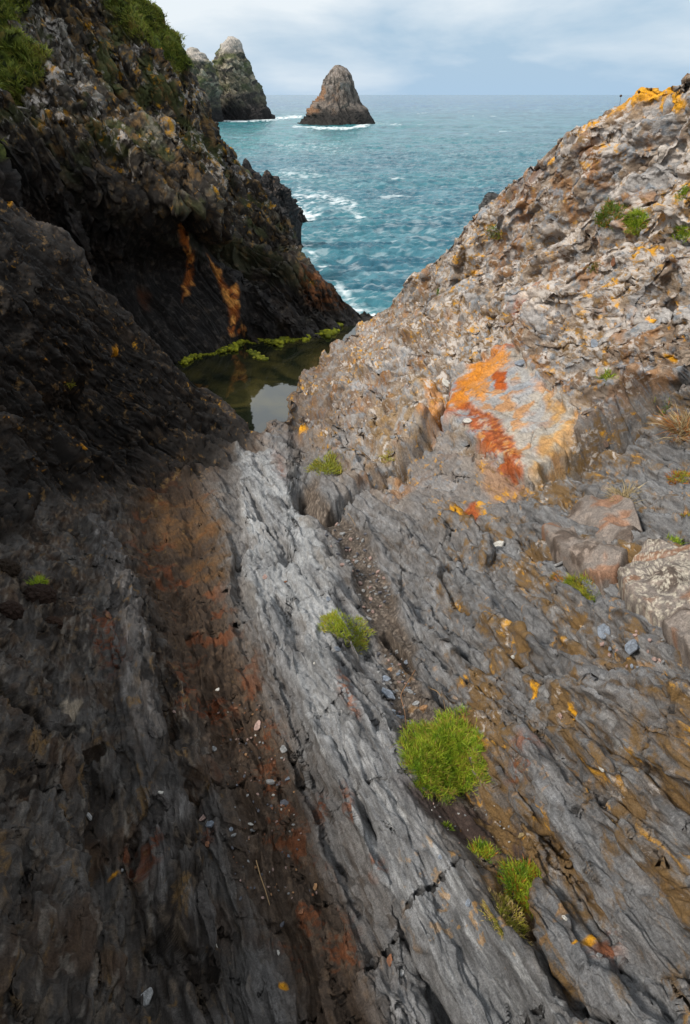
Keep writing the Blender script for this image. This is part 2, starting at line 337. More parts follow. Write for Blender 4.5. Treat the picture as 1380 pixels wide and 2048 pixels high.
# central slab & other bands
slab_line = [(520, 935), (550, 1050), (592, 1200), (662, 1400), (790, 1640), (950, 1870), (1110, 2120), (1300, 2450)]
I, dq, u, sg = polyd(wx, wy, slab_line, 260)
wd = np.interp(u, [0, .15, .4, .7, 1], [56, 72, 82, 95, 120])*(1+.25*pn(P[I, 0]*3, P[I, 1]*3, P[I, 2]*3, 71)).astype(f4)
slab = np.zeros(len(px), f4); slab[I] = 1-ss(wd*.80, wd*1.12, dq)
sF, tF, rF = coords(P, FG); slab *= .3+.7*ss(-.32, .0, fbm(sF*7, tF*1.1, rF*5, 4, 88)+.25*ss(1500, 1100, py))
I, dq, u, sg = polyd(wx, wy, [(196, 1055), (225, 1180), (262, 1330), (280, 1500), (335, 1660), (370, 1840), (400, 2100), (420, 2450)], 160)
wd = np.interp(u, [0, .3, 1], [26, 42, 70]).astype(f4)
slab2 = np.zeros(len(px), f4); slab2[I] = 1-ss(wd*.7, wd*1.25, dq)
I, dq, u, sg = polyd(wx, wy, [(330, 990), (370, 1150), (440, 1350), (500, 1520), (560, 1700), (650, 1900), (700, 2100), (740, 2450)], 220)
trough = np.zeros(len(px), f4); wd = np.interp(u, [0, .3, 1], [95, 85, 110]).astype(f4); trough[I] = 1-ss(wd*.4, wd*1.2, dq)
trough = np.clip(trough-slab-slab2, 0, 1)
I, dq, u, sg = polyd(wx, wy, [(640, 985), (700, 1080), (760, 1200), (800, 1330), (830, 1430), (880, 1540), (950, 1640), (1020, 1740), (1060, 1860)], 110)
chan = np.zeros(len(px), f4); wd = np.interp(u, [0, .2, .5, .6, .8, .9, 1], [30, 42, 40, 70, 85, 50, 25]).astype(f4); chan[I] = 1-ss(wd*.5, wd*1.1, dq)
chan *= 1-.5*slab
soil = polym(wx, wy, [(820, 1590), (975, 1580), (1040, 1650), (1040, 1700), (950, 1710), (880, 1650)], 18)
def add_idx(mask, fn):
    I = np.nonzero(mask > .003)[0]; fn(I, mask[I], P[I])
def fg(I, w, Pp):
    s, t, r = coords(Pp, FG); z = 1-nz[I]*.6; sl = slab[I]; tr = trough[I]; ch = np.maximum(chan[I], soil[I])
    s = s+.10*pn(t*.5, s*.3, r*.3, 4); amp = (1-.55*sl)*(1-.45*tr)*(1-.85*ch); sk = np.where(px[I] < 800, .62, 1.0); rg_ = ss(740, 880, px[I])*(1-sl); lfz = 1.6*ss(560, 420, px[I])*(1-tr)*(1-slab2[I]*.7)
    if STAGE == 0:
        h, fr, hv = beds(s, t, r, 2.9, .55, 11); d = amp*(1-.6*sl)*(.085*(h-.5)+.08*(fr-.5))*sk
        hb, frb, hvb = beds(s, t, r, 8.5, 1.3, 12, .6); d += amp*(.034*(hb-.5)+.036*(frb-.5))
        hk, frk, _ = beds(s, t, r, 6.2, 1.5, 17, .9); d += rg_*(.055*(frk-.5)+.045*(hk-.5))
        e6, rid6, ed6 = facet(s*7, t*3, r*7, 47); d += .040*e6*rg_+.012*e6; d += .05*fbm(s*1.6, t*.6, r*1.2, 4, 6)
        lump = np.abs(pn(s*7, t*3.2, r*6, 61)); d += .030*(lump-.25)*(1-.3*sl)*(1-.6*ch)+rg_*.030*np.abs(pn(s*5, t*1.3, r*4, 63))
        e, rid, _ = facet(s*11, t*7, r*11, 40); d += .030*e*(tr+.25*ch+.5*lfz); d += .020*crease(s*5, t*2.2, r*5, 2, 5)*(1-.6*sl)*(1-.7*ch)
        cy = np.abs(pn(s*.8, t*2.2, r*1.0, 21)); c = (1-ss(.0, .012, cy))*ss(.1, .35, pn(s*1.3, t*1.3, r, 22)+.25); d -= .015*c
        D[I] += w*d; bedcol[I] += w*(hvb-.5+.5*(hv-.5)); crack[I] = np.maximum(crack[I], w*c)
    else:
        d = np.zeros(len(I), f4)
        hc, frc, hvc = beds(s, t, r, 27, 3.2, 13, .8); d += (1-.35*sl)*(1-.7*ch)*(.0125*(hc-.5)+.0145*(frc-.5))*z*kk(.035, I)
        hd, frd, hd_ = beds(s, t, r, 80, 8, 14, 1.0); d += (1-.4*ch)*(.0046*(hd-.5)+.0054*(frd-.5))*z*kk(.012, I)
        d += kk(.06, I)*.016*(np.abs(pn(s*16, t*7, r*14, 62))-.25)*(1-.3*sl)*(1-.6*ch)+rg_*.014*ridged(s*12, t*4, r*12, 3, 64)+.012*fbm(s*9, t*3.0, r*6, 3, 16)
        e2, rid2, ed2 = facet(s*30, t*16, r*30, 45); d += kk(.035, I)*.008*e2*(tr+.6*ch+.5*lfz+.3-.2*sl)+.0075*crease(s*22, t*7, r*22, 2, 6)*(1-.5*ch)+.007*terr(2.6*fbm(s*12, t*2.5, r*9, 3, 66))*(1-.7*ch)
        e4, rid4, ed4 = facet(s*95, t*70, r*95, 46); d += kk(.012, I)*.0050*e4*(ch+.6*tr+.25); d += kk(.02, I)*.0035*fbm(s*45, t*20, r*45, 3, 77)
        D[I] += w*d; gravel[I] = rid4*w; grit[I] = rid2*w; bed2[I] += w*(hvc-.5); bed3[I] += w*(hd_-.5)
def up(I, w, Pp):
    s, t, r = coords(Pp, FU); sm = smooth[I]; am = 1-.93*m_face[I]-.6*m_low[I]*(1-m_face[I])
    s = s+.12*pn(t*.6, s*.4, r*.4, 7)
    if STAGE == 0:
        h, fr, fm = beds(s, t, r, 2.2, .5, 51, .35); d = am*(.17*(h-.5)+.17*(fr-.5))
        e, rid, ed = facet(s*2.6, t*1.0, r*2.6, 60); d += am*.22*e+am*.060*terr(3.0*fbm(s*1.7, t*1.1, r*1.7, 4, 68))+am*.10*crease(s*1.7, t*1.2, r*1.7, 3, 9)
        e5, rid5, ed5 = facet(s*5.2+3, t*3.2, r*5.2, 63); d += am*.045*e5
        d += am*.07*fbm(s*1.2, t*1.2, r*1.2, 3, 9)
        ef, rif, edf = facet(s*4.1+4, t*3.2, r*4.1, 75); d += (1-am)*.055*ef; c = (1-ss(0, .03, edf))*sm
        D[I] += w*d-.010*c*w; bedcol[I] += w*(rid5-.5)*.55; gravel[I] += w*rid5; facec[I] = rif; crack[I] = np.maximum(crack[I], w*c*.8)
    else:
        hb, frb, fmb = beds(s, t, r, 8, 1.5, 52, .5); d = kk(.11, I)*am*(.052*(hb-.5)+.052*(frb-.5))
        e2, rid2, ed2 = facet(s*11, t*6.5, r*11, 65); d += kk(.09, I)*(am*.009+.005)*e2+kk(.1, I)*am*.012*terr(2.2*fbm(s*5, t*2.6, r*5, 3, 69))+kk(.09, I)*(am*.011+.004)*crease(s*7, t*4.4, r*7, 2, 10)
        hc, frc, fmc = beds(s, t, r, 28, 8, 53, 1.1); d += kk(.035, I)*(.15+.85*am)*(.011*(hc-.5)+.011*(frc-.5))
        e3, rid3, ed3 = facet(s*30, t*20, r*30, 68); d += kk(.035, I)*(.3+.7*am)*.005*e3
        d += kk(.05, I)*.005*fbm(s*14, t*9, r*14, 3, 10)*(.3+.7*am)+kk(.02, I)*.0040*fbm(s*45, t*35, r*45, 3, 19)*(.4+.6*am)
        D[I] += w*d; bedcol[I] += w*(rid2-.5)*.45; grit[I] += w*rid2; bed2[I] += w*(rid3-.5); bed3[I] += w*(fmb-.5); crack[I] = np.maximum(crack[I], w*(1-ss(0, .05, ed2))*am*.6)
def lf(I, w, Pp):
    s, t, r = coords(Pp, FL)
    s = s+.12*pn(t*.6, s*.4, r*.4, 7)
    if STAGE == 0:
        h, fr, fm = beds(s, t, r, 2.2, .9, 81); d = (.10*(h-.5)+.12*(fr-.5))
        e, rid, ed = facet(s*3.4, t*2.0, r*3.4, 60); d += .18*e
        hb, frb, fmb = beds(s, t, r, 7, 2.2, 82, .7); d += (.060*(hb-.5)+.060*(frb-.5))+.06*crease(s*2, t*1.1, r*2, 3, 12)
        d += .10*fbm(s*1.1, t*1.0, r*1.2, 4, 9); e9, _, _ = facet(s*7, t*4, r*7, 69); d += .05*e9
        D[I] += w*d; bedcol[I] += w*(fmb-.5)
    else:
        e2, rid2, ed2 = facet(s*16, t*9, r*16, 65); d = kk(.06, I)*.022*e2+kk(.08, I)*.020*crease(s*8, t*3.4, r*8, 2, 13)
        hc, frc, fmc = beds(s, t, r, 28, 9, 83, .8); d += kk(.035, I)*(.022*(hc-.5)+.024*(frc-.5)); e3, r3, _ = facet(s*40, t*24, r*40, 67); d += kk(.025, I)*.008*e3
        d += kk(.05, I)*.014*fbm(s*14, t*7, r*14, 3, 10)
        D[I] += w*d; bed2[I] += w*(rid2-.5); bed3[I] += w*(fmc-.5)
def run_stage():
    add_idx(w_fg, fg); add_idx(w_up, up); add_idx(w_left, lf)
def kk(lam, I=slice(None)): return ss(1.2, 3.2, lam/SPC[I])
facec = np.zeros(len(px), f4); STAGE = 0; run_stage()
# sculpted bands, gaps and ledges
gx = px+fbm(P[:, 0]*2.5, P[:, 1]*2.5, P[:, 2]*2.5, 2, 31)*14; gy = py+fbm(P[:, 0]*2.5, P[:, 1]*2.5, P[:, 2]*2.5, 2, 32)*14
def band(pts, width, h, pad=None, one=0):
    I, dq, u, sg = polyd(gx, gy, pts, (pad or width*1.5)); v = 1-ss(width*.45, width, dq)
    if one: v = v*np.where(sg*one > 0, 1, 0)
    D[I] += h*v; return I, v
D += .075*slab+.07*slab2-.06*trough-.05*chan-.02*soil
block = polym(gx, gy, [(1018, 680), (1390, 520), (1400, 735), (1300, 822), (1200, 890), (1118, 945), (1175, 862)], 9)
D += .16*block
D += .10*m_face
gaps = [([(1108, 958), (1150, 925), (1205, 893), (1300, 826), (1350, 785), (1420, 725)], 22, -.38), ([(890, 800), (872, 862), (815, 905), (770, 945), (712, 990), (640, 1035), (600, 1010)], 13, -.20),
        ([(1040, 1082), (1100, 1130), (1150, 1165), (1215, 1215)], 8, -.05), ([(585, 1465), (640, 1462), (700, 1470), (790, 1462)], 4, -.008),
        ([(770, 1250), (830, 1330), (880, 1400), (950, 1440)], 13, -.06), ([(530, 1200), (560, 1350), (600, 1480), (630, 1580)], 9, -.02), ([(300, 1640), (262, 1690), (268, 1745)], 16, -.035), 
        ([(220, 1010), (190, 1100), (215, 1230), (235, 1350)], 12, -.04), ([(0, 1370), (100, 1490), (190, 1500)], 12, -.06), ([(300, 1900), (330, 1960), (420, 2000)], 12, -.05), ([(990, 1530), (1020, 1600), (1100, 1690)], 12, -.04)]
for g in gaps:
    I, v = band(*g); crack[I] = np.maximum(crack[I], v*.5)
# blocks left of the rusty face
for pl, h in (([(745, 850), (800, 770), (880, 765), (882, 840), (820, 900), (760, 925)], .10), ([(700, 870), (750, 855), (755, 930), (725, 975), (640, 1010), (590, 980), (650, 900)], .07),
              ([(600, 850), (690, 850), (680, 900), (600, 905)], .04), ([(1040, 985), (1120, 1000), (1140, 1060), (1090, 1075), (1020, 1040)], .04), ([(630, 1660), (720, 1650), (760, 1760), (690, 1800), (640, 1760)], .02),
              ([(320, 1770), (390, 1740), (410, 1900), (400, 1990), (330, 1990), (305, 1880)], .05), ([(230, 995), (268, 990), (275, 1070), (225, 1060)], .04)):
    D += h*polym(gx, gy, pl, 9)
cd = ss(0, 110, py-np.interp(px, A.X, A.crest).astype(f4)); D *= np.where(px < 560, .65+.35*cd, .6+.4*cd)
A.displace(D); A.N = A.normals(A.P); P = A.flat(); SPC = A.spacing()
D = np.zeros(len(px), f4); STAGE = 1; run_stage()
A.displace(D); P = A.flat()
fx = px+fbm(P[:, 0]*9, P[:, 1]*9, P[:, 2]*9, 4, 31)*11; fy = py+fbm(P[:, 0]*9, P[:, 1]*9, P[:, 2]*9, 4, 32)*11
P2 = A.flat()
# colour ---------------------------------------------------------------
n_big = fbm(P[:, 0]*1.3, P[:, 1]*1.3, P[:, 2]*1.3, 4, 90); n_mid = fbm(P[:, 0]*6, P[:, 1]*6, P[:, 2]*6, 4, 91); n_fin = fbm(P[:, 0]*26, P[:, 1]*26, P[:, 2]*26, 3, 92); n_tin = fbm(P[:, 0]*75, P[:, 1]*75, P[:, 2]*75, 2, 93)*kk(.013); n_fin *= kk(.03)
sF, tF, rF = coords(P, FG); streak = fbm(sF*22, tF*2.2, rF*14, 4, 94); streak2 = fbm(sF*60, tF*4, rF*40, 3, 95)
col = np.tile(np.array([.14, .143, .15], f4), (len(px), 1))
# foreground slate, blue-grey beds to brown-grey beds
mixc(col, (.075, .064, .056), ss(-.1, .5, streak+bedcol-.5)*.8)
mixc(col, (.23, .245, .265), ss(.12, .55, streak2*.7+(bed2-.5)*.9)*.75)
col *= (.72+.56*grit)[:, None]
rgt = w_fg*ss(700, 950, px)
n_x = fbm(sF*40, tF*14, rF*40, 4, 131); n_y = fbm(sF*5, tF*1.6, rF*5, 4, 132)
mixc(col, (.070, .046, .026), ss(-.12, .25, n_y*.6+.8*n_x)*rgt*.9)
mixc(col, (.13, .088, .045), ss(.08, .38, n_x+n_y*.4+.5*n_tin)*rgt*.45)

mixc(col, (.34, .34, .33), ss(.22, .5, -n_x+n_y*.3+(bed2-.5)*.4)*rgt*.4)
mixc(col, (.165, .18, .20), ss(.05, .4, -n_y+.3*n_x)*rgt*.55)
mixc(col, (.30, .315, .335), ss(.62, .9, bed3+.5+.3*streak2)*w_fg*.35)
# left half: darker
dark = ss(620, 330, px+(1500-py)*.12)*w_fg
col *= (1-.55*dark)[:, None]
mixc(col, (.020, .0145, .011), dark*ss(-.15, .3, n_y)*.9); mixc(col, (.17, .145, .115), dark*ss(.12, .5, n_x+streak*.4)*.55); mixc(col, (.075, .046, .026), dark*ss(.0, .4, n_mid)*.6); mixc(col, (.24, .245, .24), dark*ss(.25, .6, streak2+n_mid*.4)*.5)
mixc(col, (.060, .044, .032), trough*.92); mixc(col, (.13, .10, .075), trough*ss(.0, .5, n_fin+n_mid*.5+(gravel-.5)*.6)*.7); mixc(col, (.15, .13, .115), trough*ss(1300, 1700, py)*ss(650, 500, px)*ss(0, .4, n_fin)*.5)
mixc(col, (.17, .06, .022), trough*ss(.18, .45, n_mid+.25*n_big+.35*n_tin)*.75)
# slabs
mixc(col, (.205, .203, .205), slab*.85); mixc(col, (.07, .066, .064), slab*ss(-.1, .35, streak+.3*n_mid)*.75); mixc(col, (.40, .40, .40), slab*ss(.10, .5, streak2+.3*n_mid)*.6); mixc(col, (.40, .405, .41), slab*ss(1650, 1100, py)*.7*ss(-.5, .1, n_y))
mixc(col, (.13, .105, .08), slab*ss(.1, .4, n_y-.2*n_x)*.6)
slab2 *= ss(-.5, .1, n_mid)
mixc(col, (.12, .125, .135), slab2*.8); mixc(col, (.26, .28, .31), slab2*ss(.12, .55, streak2+streak*.4)*.6); mixc(col, (.06, .062, .07), slab2*ss(.1, .45, -streak)*.6)
mixc(col, (.10, .078, .06), chan*.9); mixc(col, (.30, .26, .22), chan*ss(.72, .95, gravel)*.7); mixc(col, (.04, .03, .025), chan*ss(.3, .1, gravel)*.6); mixc(col, (.06, .04, .035), soil*.9)
# upper right: pale, pinkish-brown lichened rock
u_c = w_up
base = np.tile(np.array([.31, .258, .208], f4), (len(px), 1))
mixc(base, (.15, .090, .052), ss(-.05, .32, n_mid+(bed2-.5)*.6)*.8)
mixc(base, (.36, .37, .385), ss(.60, .68, bedcol)*.85)
mixc(base, (.17, .13, .10), ss(.36, .26, bedcol)*.6)
mixc(base, (.30, .155, .06), ss(.15, .45, fbm(P[:, 0]*3, P[:, 1]*3, P[:, 2]*3, 4, 97))*.75)
mixc(base, (.22, .27, .33), ss(.78, .84, bed2)*.7*(1-ss(.1, .3, n_fin)))
mixc(base, (.10, .075, .06), ss(760, 600, px)*.55)
col += (base-col)*u_c[:, None]
# small lichen spots
spots, rid, _ = facet(P[:, 0]*16, P[:, 1]*16, P[:, 2]*16, 200)
ly = ss(.30, .36, n_fin*.8+n_tin*.25)*ss(.10, .3, fbm(P[:, 0]*4.5, P[:, 1]*4.5, P[:, 2]*4.5, 3, 99))
mixc(col, (.62, .30, .02), ly*(u_c*.9+w_fg*.35*ss(700, 950, px)))
# near left slope: black wet shale
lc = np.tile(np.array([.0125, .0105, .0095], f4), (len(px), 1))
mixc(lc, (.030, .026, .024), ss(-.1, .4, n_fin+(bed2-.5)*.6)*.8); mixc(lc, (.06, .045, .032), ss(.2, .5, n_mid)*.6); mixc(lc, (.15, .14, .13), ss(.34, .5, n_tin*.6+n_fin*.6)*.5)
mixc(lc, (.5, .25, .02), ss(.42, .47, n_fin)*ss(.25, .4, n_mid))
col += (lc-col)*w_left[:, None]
def paint(poly, c, s=8, m=1., brk=None, warp=True):
    a, b = (fx, fy) if warp else (px, py); k = polym(a, b, poly, s)*m
    if brk is not None: k = k*brk
    mixc(col, c, k)
def ell(cx, cy, rx, ry, n=12, rot=0):
    c, s_ = math.cos(rot), math.sin(rot)
    return [(cx+rx*math.cos(a)*c-ry*math.sin(a)*s_, cy+rx*math.cos(a)*s_+ry*math.sin(a)*c) for a in np.linspace(0, 2*math.pi, n, endpoint=False)]
paint(rust_poly, (.33, .34, .35), 6, .95); paint(rust_poly, (.40, .385, .35), 5, .9, ss(.40, .5, facec)); paint(rust_poly, (.24, .27, .31), 5, .8, ss(.30, .22, facec)); paint(rust_poly, (.36, .335, .30), 5, .75, ss(.74, .8, facec+.1*n_mid))

paint(rust_poly, (.42, .37, .30), 6, .35, ss(0, .3, n_mid)); paint(rust_poly, (.46, .20, .03), 6, .7, ss(.16, .34, fbm(P[:, 0]*5, P[:, 1]*5, P[:, 2]*5, 4, 120)))
RU = (.36, .080, .010); OR = (.58, .23, .018)
for pl in ([(1015, 688), (975, 735), (930, 770), (900, 800), (890, 850), (935, 835), (950, 785), (985, 740), (1030, 695)], [(940, 820), (1000, 855), (1030, 900), (1055, 950), (1040, 985), (1000, 960), (960, 900), (930, 860), (895, 850)]):
    paint(pl, RU, 9, .92, ss(-.5, .0, n_mid+.7*n_fin+.5*n_tin)); paint(pl, (.17, .045, .012), 4, .7, ss(.05, .35, n_fin+.4*n_tin)); paint(pl, OR, 4, .6, ss(.1, .4, -n_fin+.3*n_tin))
paint([(900, 835), (945, 742), (1015, 700), (1040, 740), (985, 775), (975, 815), (935, 830)], OR, 10, .85, ss(-.5, .05, n_fin+n_mid*.6+.4*n_tin)); paint([(1035, 730), (1110, 800), (1130, 870), (1080, 940), (1050, 900), (1040, 830), (1010, 790)], (.30, .33, .37), 10, .6, ss(-.3, .1, n_mid))
paint([(1070, 760), (1170, 850), (1150, 880), (1110, 855), (1090, 810)], OR, 8, .5, ss(-.2, .2, n_mid)); paint(ell(1010, 780, 14, 22), RU, 4)
paint([(1095, 800), (1170, 855), (1150, 900), (1100, 955), (1070, 975), (1090, 900), (1110, 860)], (.46, .29, .09), 12, .65, ss(-.4, .2, n_mid)); paint([(1100, 870), (1160, 880), (1100, 950), (1065, 970), (1080, 900)], OR, 10, .3, ss(.0, .3, n_mid))
paint([(920, 850), (965, 930), (1050, 990), (1020, 1010), (960, 980), (900, 900)], (.27, .21, .14), 14, .6, ss(-.3, .2, n_mid))
paint(low_poly, (.20, .20, .205), 12, .7); paint([(960, 930), (1060, 990), (1030, 1010), (965, 985)], (.36, .22, .13), 10, .8); paint([(905, 1020), (950, 1000), (965, 1030), (930, 1050)], RU, 6, .9)
paint([(745, 860), (800, 775), (880, 770), (880, 840), (800, 900), (740, 950)], (.30, .20, .085), 12, .75, ss(-.3, .3, n_mid)); paint([(860, 780), (886, 785), (872, 850), (850, 860)], OR, 6, .6)
for c_ in [(1145, 288, 8, 22), (1110, 320, 8, 8), (940, 537, 8, 5), (1197, 740, 20, 16), (1300, 190, 60, 14), (1340, 205, 28, 12), (1245, 225, 35, 8), (1200, 262, 18, 10), (1270, 497, 14, 8), (1075, 1391, 11, 13), (1255, 1135, 20, 7), (1180, 1890, 7, 14), (1170, 1905, 9, 5),
           (160, 765, 20, 6), (232, 700, 7, 6), (146, 908, 10, 4), (30, 395, 20, 8), (1365, 1040, 16, 8), (1065, 1130, 6, 5), (1000, 470, 6, 5), (1300, 640, 10, 5), (700, 720, 8, 5), (1350, 720, 8, 6), (566, 1958, 5, 9), (612, 868, 14, 8), (232, 1745, 5, 4)]:
    paint(ell(*c_, rot=-.4), (.72, .36, .015), 3, .95, ss(-.35, .0, n_tin+.2))
paint([(1170, 250), (1230, 215), (1330, 195), (1240, 250)], (.30, .17, .06), 12, .6)
paint([(1070, 560), (1040, 600), (1010, 640), (1030, 650), (1060, 610)], RU, 8, .6); paint([(1165, 360), (1190, 300), (1225, 290), (1200, 350)], (.30, .14, .05), 8, .7); paint([(1000, 400), (1060, 350), (1100, 320), (1080, 380), (1020, 440)], (.15, .075, .04), 14, .8)
for c_ in [(1180, 755, 42, 14), (1090, 590, 50, 18), (1100, 645, 60, 12), (1340, 440, 24, 14), (1330, 290, 60, 14), (1110, 460, 40, 16), (900, 620, 30, 10)]:
    paint(ell(*c_, rot=-.2), (.60, .56, .52), 8, .85, ss(-.3, .0, n_fin+.1))
for c_ in [(160, 1400, 12, 18), (145, 1385, 8, 6), (172, 1440, 4, 3)]: paint(ell(*c_), (.40, .38, .33), 5, .8)
for c_ in [(278, 1725, 34, 34), (770, 1765, 14, 16), (410, 1410, 60, 30), (365, 1365, 18, 22), (705, 1430, 8, 50), (1215, 1900, 26, 46), (560, 940, 12, 40), (1050, 1525, 48, 14), (420, 1680, 10, 10), (205, 1300, 16, 70), (715, 1640, 9, 40), (640, 1610, 18, 20)]:
    paint(ell(*c_, rot=-.35), (.15, .045, .014) if c_[0] < 700 else (.26, .08, .02), 14, .85, ss(-.1, .22, n_fin+.7*n_tin+.05))
paint([(280, 985), (440, 990), (470, 1150), (400, 1160), (330, 1060)], (.13, .08, .035), 20, .7, ss(-.3, .3, n_mid+.1))
mixc(col, (.015, .013, .012), ss(.3, 1, crack)*.75)
back = np.zeros(A.shape, bool); back[A.nr:] = True
msk = np.zeros((len(px), 3), f4)
msk[:, 0] = np.clip(u_c*(.45+.36*n_mid+.22*(gravel-.5)+.22*n_big+.10*ss(650, 950, px)-.14*ss(760, 600, px))*(1-.7*ss(.62, .70, bedcol))+rgt*.33*(.7+n_y)+w_left*.12, 0, .8)*(1-smooth*.9)
msk[:, 1] = np.clip(rgt*(.50+.45*n_y)+u_c*(.42+.4*n_big)+.36*w_left+.36*dark, 0, .75)*(1-slab*.8)*(1-m_face)
msk[:, 2] = np.clip(u_c*(.35+.22*n_big)+rgt*(.30+.15*n_y)+w_left*(.18+.2*n_mid)+.12*dark+m_low*.1, 0, .5)*(1-.7*m_face)
rough = .72-.14*slab-.12*w_left-.1*slab2
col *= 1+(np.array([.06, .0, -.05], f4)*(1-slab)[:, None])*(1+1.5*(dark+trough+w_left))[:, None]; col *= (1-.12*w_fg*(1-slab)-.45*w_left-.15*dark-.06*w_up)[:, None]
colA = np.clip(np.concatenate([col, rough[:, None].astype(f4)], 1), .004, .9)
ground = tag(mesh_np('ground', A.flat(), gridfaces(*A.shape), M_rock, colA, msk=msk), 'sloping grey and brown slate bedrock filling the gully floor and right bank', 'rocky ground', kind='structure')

# ------------------------------------------------------------------ far left cliff
px, py = Bs.px, Bs.py; P = Bs.flat()
wx = px+fbm(P[:, 0]*.8, P[:, 1]*.8, P[:, 2]*.8, 4, 1)*26; wy = py+fbm(P[:, 0]*.8, P[:, 1]*.8, P[:, 2]*.8, 4, 2)*26
fx = px+fbm(P[:, 0]*4, P[:, 1]*4, P[:, 2]*4, 3, 31)*8; fy = py+fbm(P[:, 0]*4, P[:, 1]*4, P[:, 2]*4, 3, 32)*8
FC = frame((.62, -.25, -.72), (.3, .95, .2)); s, t, r = coords(P, FC)
alc = polym(wx, wy, [(230, 430), (330, 430), (470, 520), (490, 640), (470, 710), (330, 720), (200, 640)], 30)
am = 1-.75*alc
s = s+.25*pn(t*.3, s*.2, r*.2, 7)
h, fr, fm = beds(s, t, r, 1.0, .35, 81); D = am*(.30*(h-.5)+.34*(fr-.5))
e, rid, ed = facet(s*1.3, t*.6, r*1.3, 60); D += am*.28*e+am*.20*crease(s*.8, t*.45, r*.8, 3, 14)
D += am*.35*fbm(s*.5, t*.5, r*.5, 3, 9)
e9, rid9, ed9 = facet(s*2.6, t*1.3, r*2.6, 64); D += am*.13*e9
edge = ss(0, 60, py-np.interp(px, Bs.X, Bs.crest))
D *= .45+.55*edge
gapl = [(200, 300), (262, 372), (330, 440), (400, 475), (470, 520), (500, 570)]
I, dq, u, sg = polyd(wx, wy, gapl, 60); D[I] -= .35*(1-ss(5, 34, dq))
grass_poly = [[(170, -200), (300, -30), (330, 55), (366, 85), (372, 120), (350, 150), (318, 135), (290, 110), (262, 90), (240, 60), (225, 20), (200, -40)], [(-200, -300), (0, -100), (40, 20), (20, 60), (0, 75), (-200, 120)], [(-200, 60), (0, 95), (50, 110), (85, 140), (75, 180), (40, 205), (0, 190), (-200, 200)], [(0, 330), (-200, 200), (-200, 300)]]
gm = np.zeros(len(px), f4)
for g in grass_poly: gm = np.maximum(gm, polym(fx, fy, g, 12))
D += .05*gm
Bs.displace(D); Bs.N = Bs.normals(Bs.P); P = Bs.flat(); SPC = Bs.spacing(); s, t, r = coords(P, FC); s = s+.25*pn(t*.3, s*.2, r*.2, 7)
hb, frb, fmb = beds(s, t, r, 4.5, .8, 82, .5); D = am*(.20*(hb-.5)+.19*(frb-.5))+am*.05*crease(s*3, t*1.3, r*3, 2, 15)*kk(.2)
e2, rid2, ed2 = facet(s*5.5, t*2.8, r*5.5, 65); D += am*.05*e2*kk(.18)
hc, frc, fmc = beds(s, t, r, 15, 2.5, 83, .7); D += kk(.065)*(.2+.8*am)*(.052*(hc-.5)+.056*(frc-.5))
e3, rid3, ed3 = facet(s*16, t*9, r*16, 66); D += kk(.06)*(.3+.7*am)*.012*e3
D += kk(.1)*.018*fbm(s*6, t*4, r*6, 4, 10); D *= (.6+.4*edge)
Bs.displace(D); P = Bs.flat()
fx = px+fbm(P[:, 0]*4, P[:, 1]*4, P[:, 2]*4, 4, 31)*9; fy = py+fbm(P[:, 0]*4, P[:, 1]*4, P[:, 2]*4, 4, 32)*9
n_big = fbm(P[:, 0]*.5, P[:, 1]*.5, P[:, 2]*.5, 4, 90); n_mid = fbm(P[:, 0]*2.2, P[:, 1]*2.2, P[:, 2]*2.2, 4, 91); n_fin = fbm(P[:, 0]*9, P[:, 1]*9, P[:, 2]*9, 3, 92); n_tin = fbm(P[:, 0]*28, P[:, 1]*28, P[:, 2]*28, 2, 93)
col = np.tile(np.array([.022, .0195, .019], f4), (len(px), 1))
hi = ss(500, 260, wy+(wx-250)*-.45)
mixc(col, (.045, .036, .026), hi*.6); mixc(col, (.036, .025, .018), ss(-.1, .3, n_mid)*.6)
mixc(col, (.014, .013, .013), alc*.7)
pale = ss(.10, .30, n_fin*.75+n_mid*.4+(rid2-.5)*.25)*hi
mixc(col, (.26, .235, .18), pale*.5)
mixc(col, (.22, .12, .035), ss(.16, .34, n_fin*.6-n_mid*.4+(rid3-.5)*.3)*hi*.7)
mixc(col, (.075, .085, .025), ss(.10, .35, fbm(P[:, 0]*1.4, P[:, 1]*1.4, P[:, 2]*1.4, 4, 97))*hi*.8)
mixc(col, (.5, .26, .03), ss(.36, .44, n_fin)*ss(.1, .3, n_mid)*(hi*.8+.1))
mixc(col, (.06, .052, .048), ss(.1, .4, n_fin)*(1-hi)*.6); mixc(col, (.13, .12, .11), ss(.36, .5, n_tin*.6+n_fin*.5)*(1-hi)*.35)
def paint(poly, c, s=8, m=1., brk=None):
    k = polym(fx, fy, poly, s*1.6)*m*ss(-.7, .1, n_fin+n_mid*.5)
    if brk is not None: k = k*brk
    mixc(col, c, k)
for pl in ([(30, 20), (70, 5), (95, 60), (60, 100), (28, 80)], [(118, 125), (140, 120), (175, 170), (205, 200), (190, 225), (160, 195), (135, 165)], [(70, 70), (120, 40), (135, 110), (100, 120)], [(240, 190), (275, 200), (330, 280), (300, 330), (260, 260)]):
    paint(pl, (.30, .28, .24), 8, .8, ss(-.2, .15, n_fin+.05))
paint([(600, 540), (650, 540), (700, 600), (690, 615), (640, 600), (610, 570)], (.15, .055, .018), 8, .85, ss(-.3, .1, n_fin))
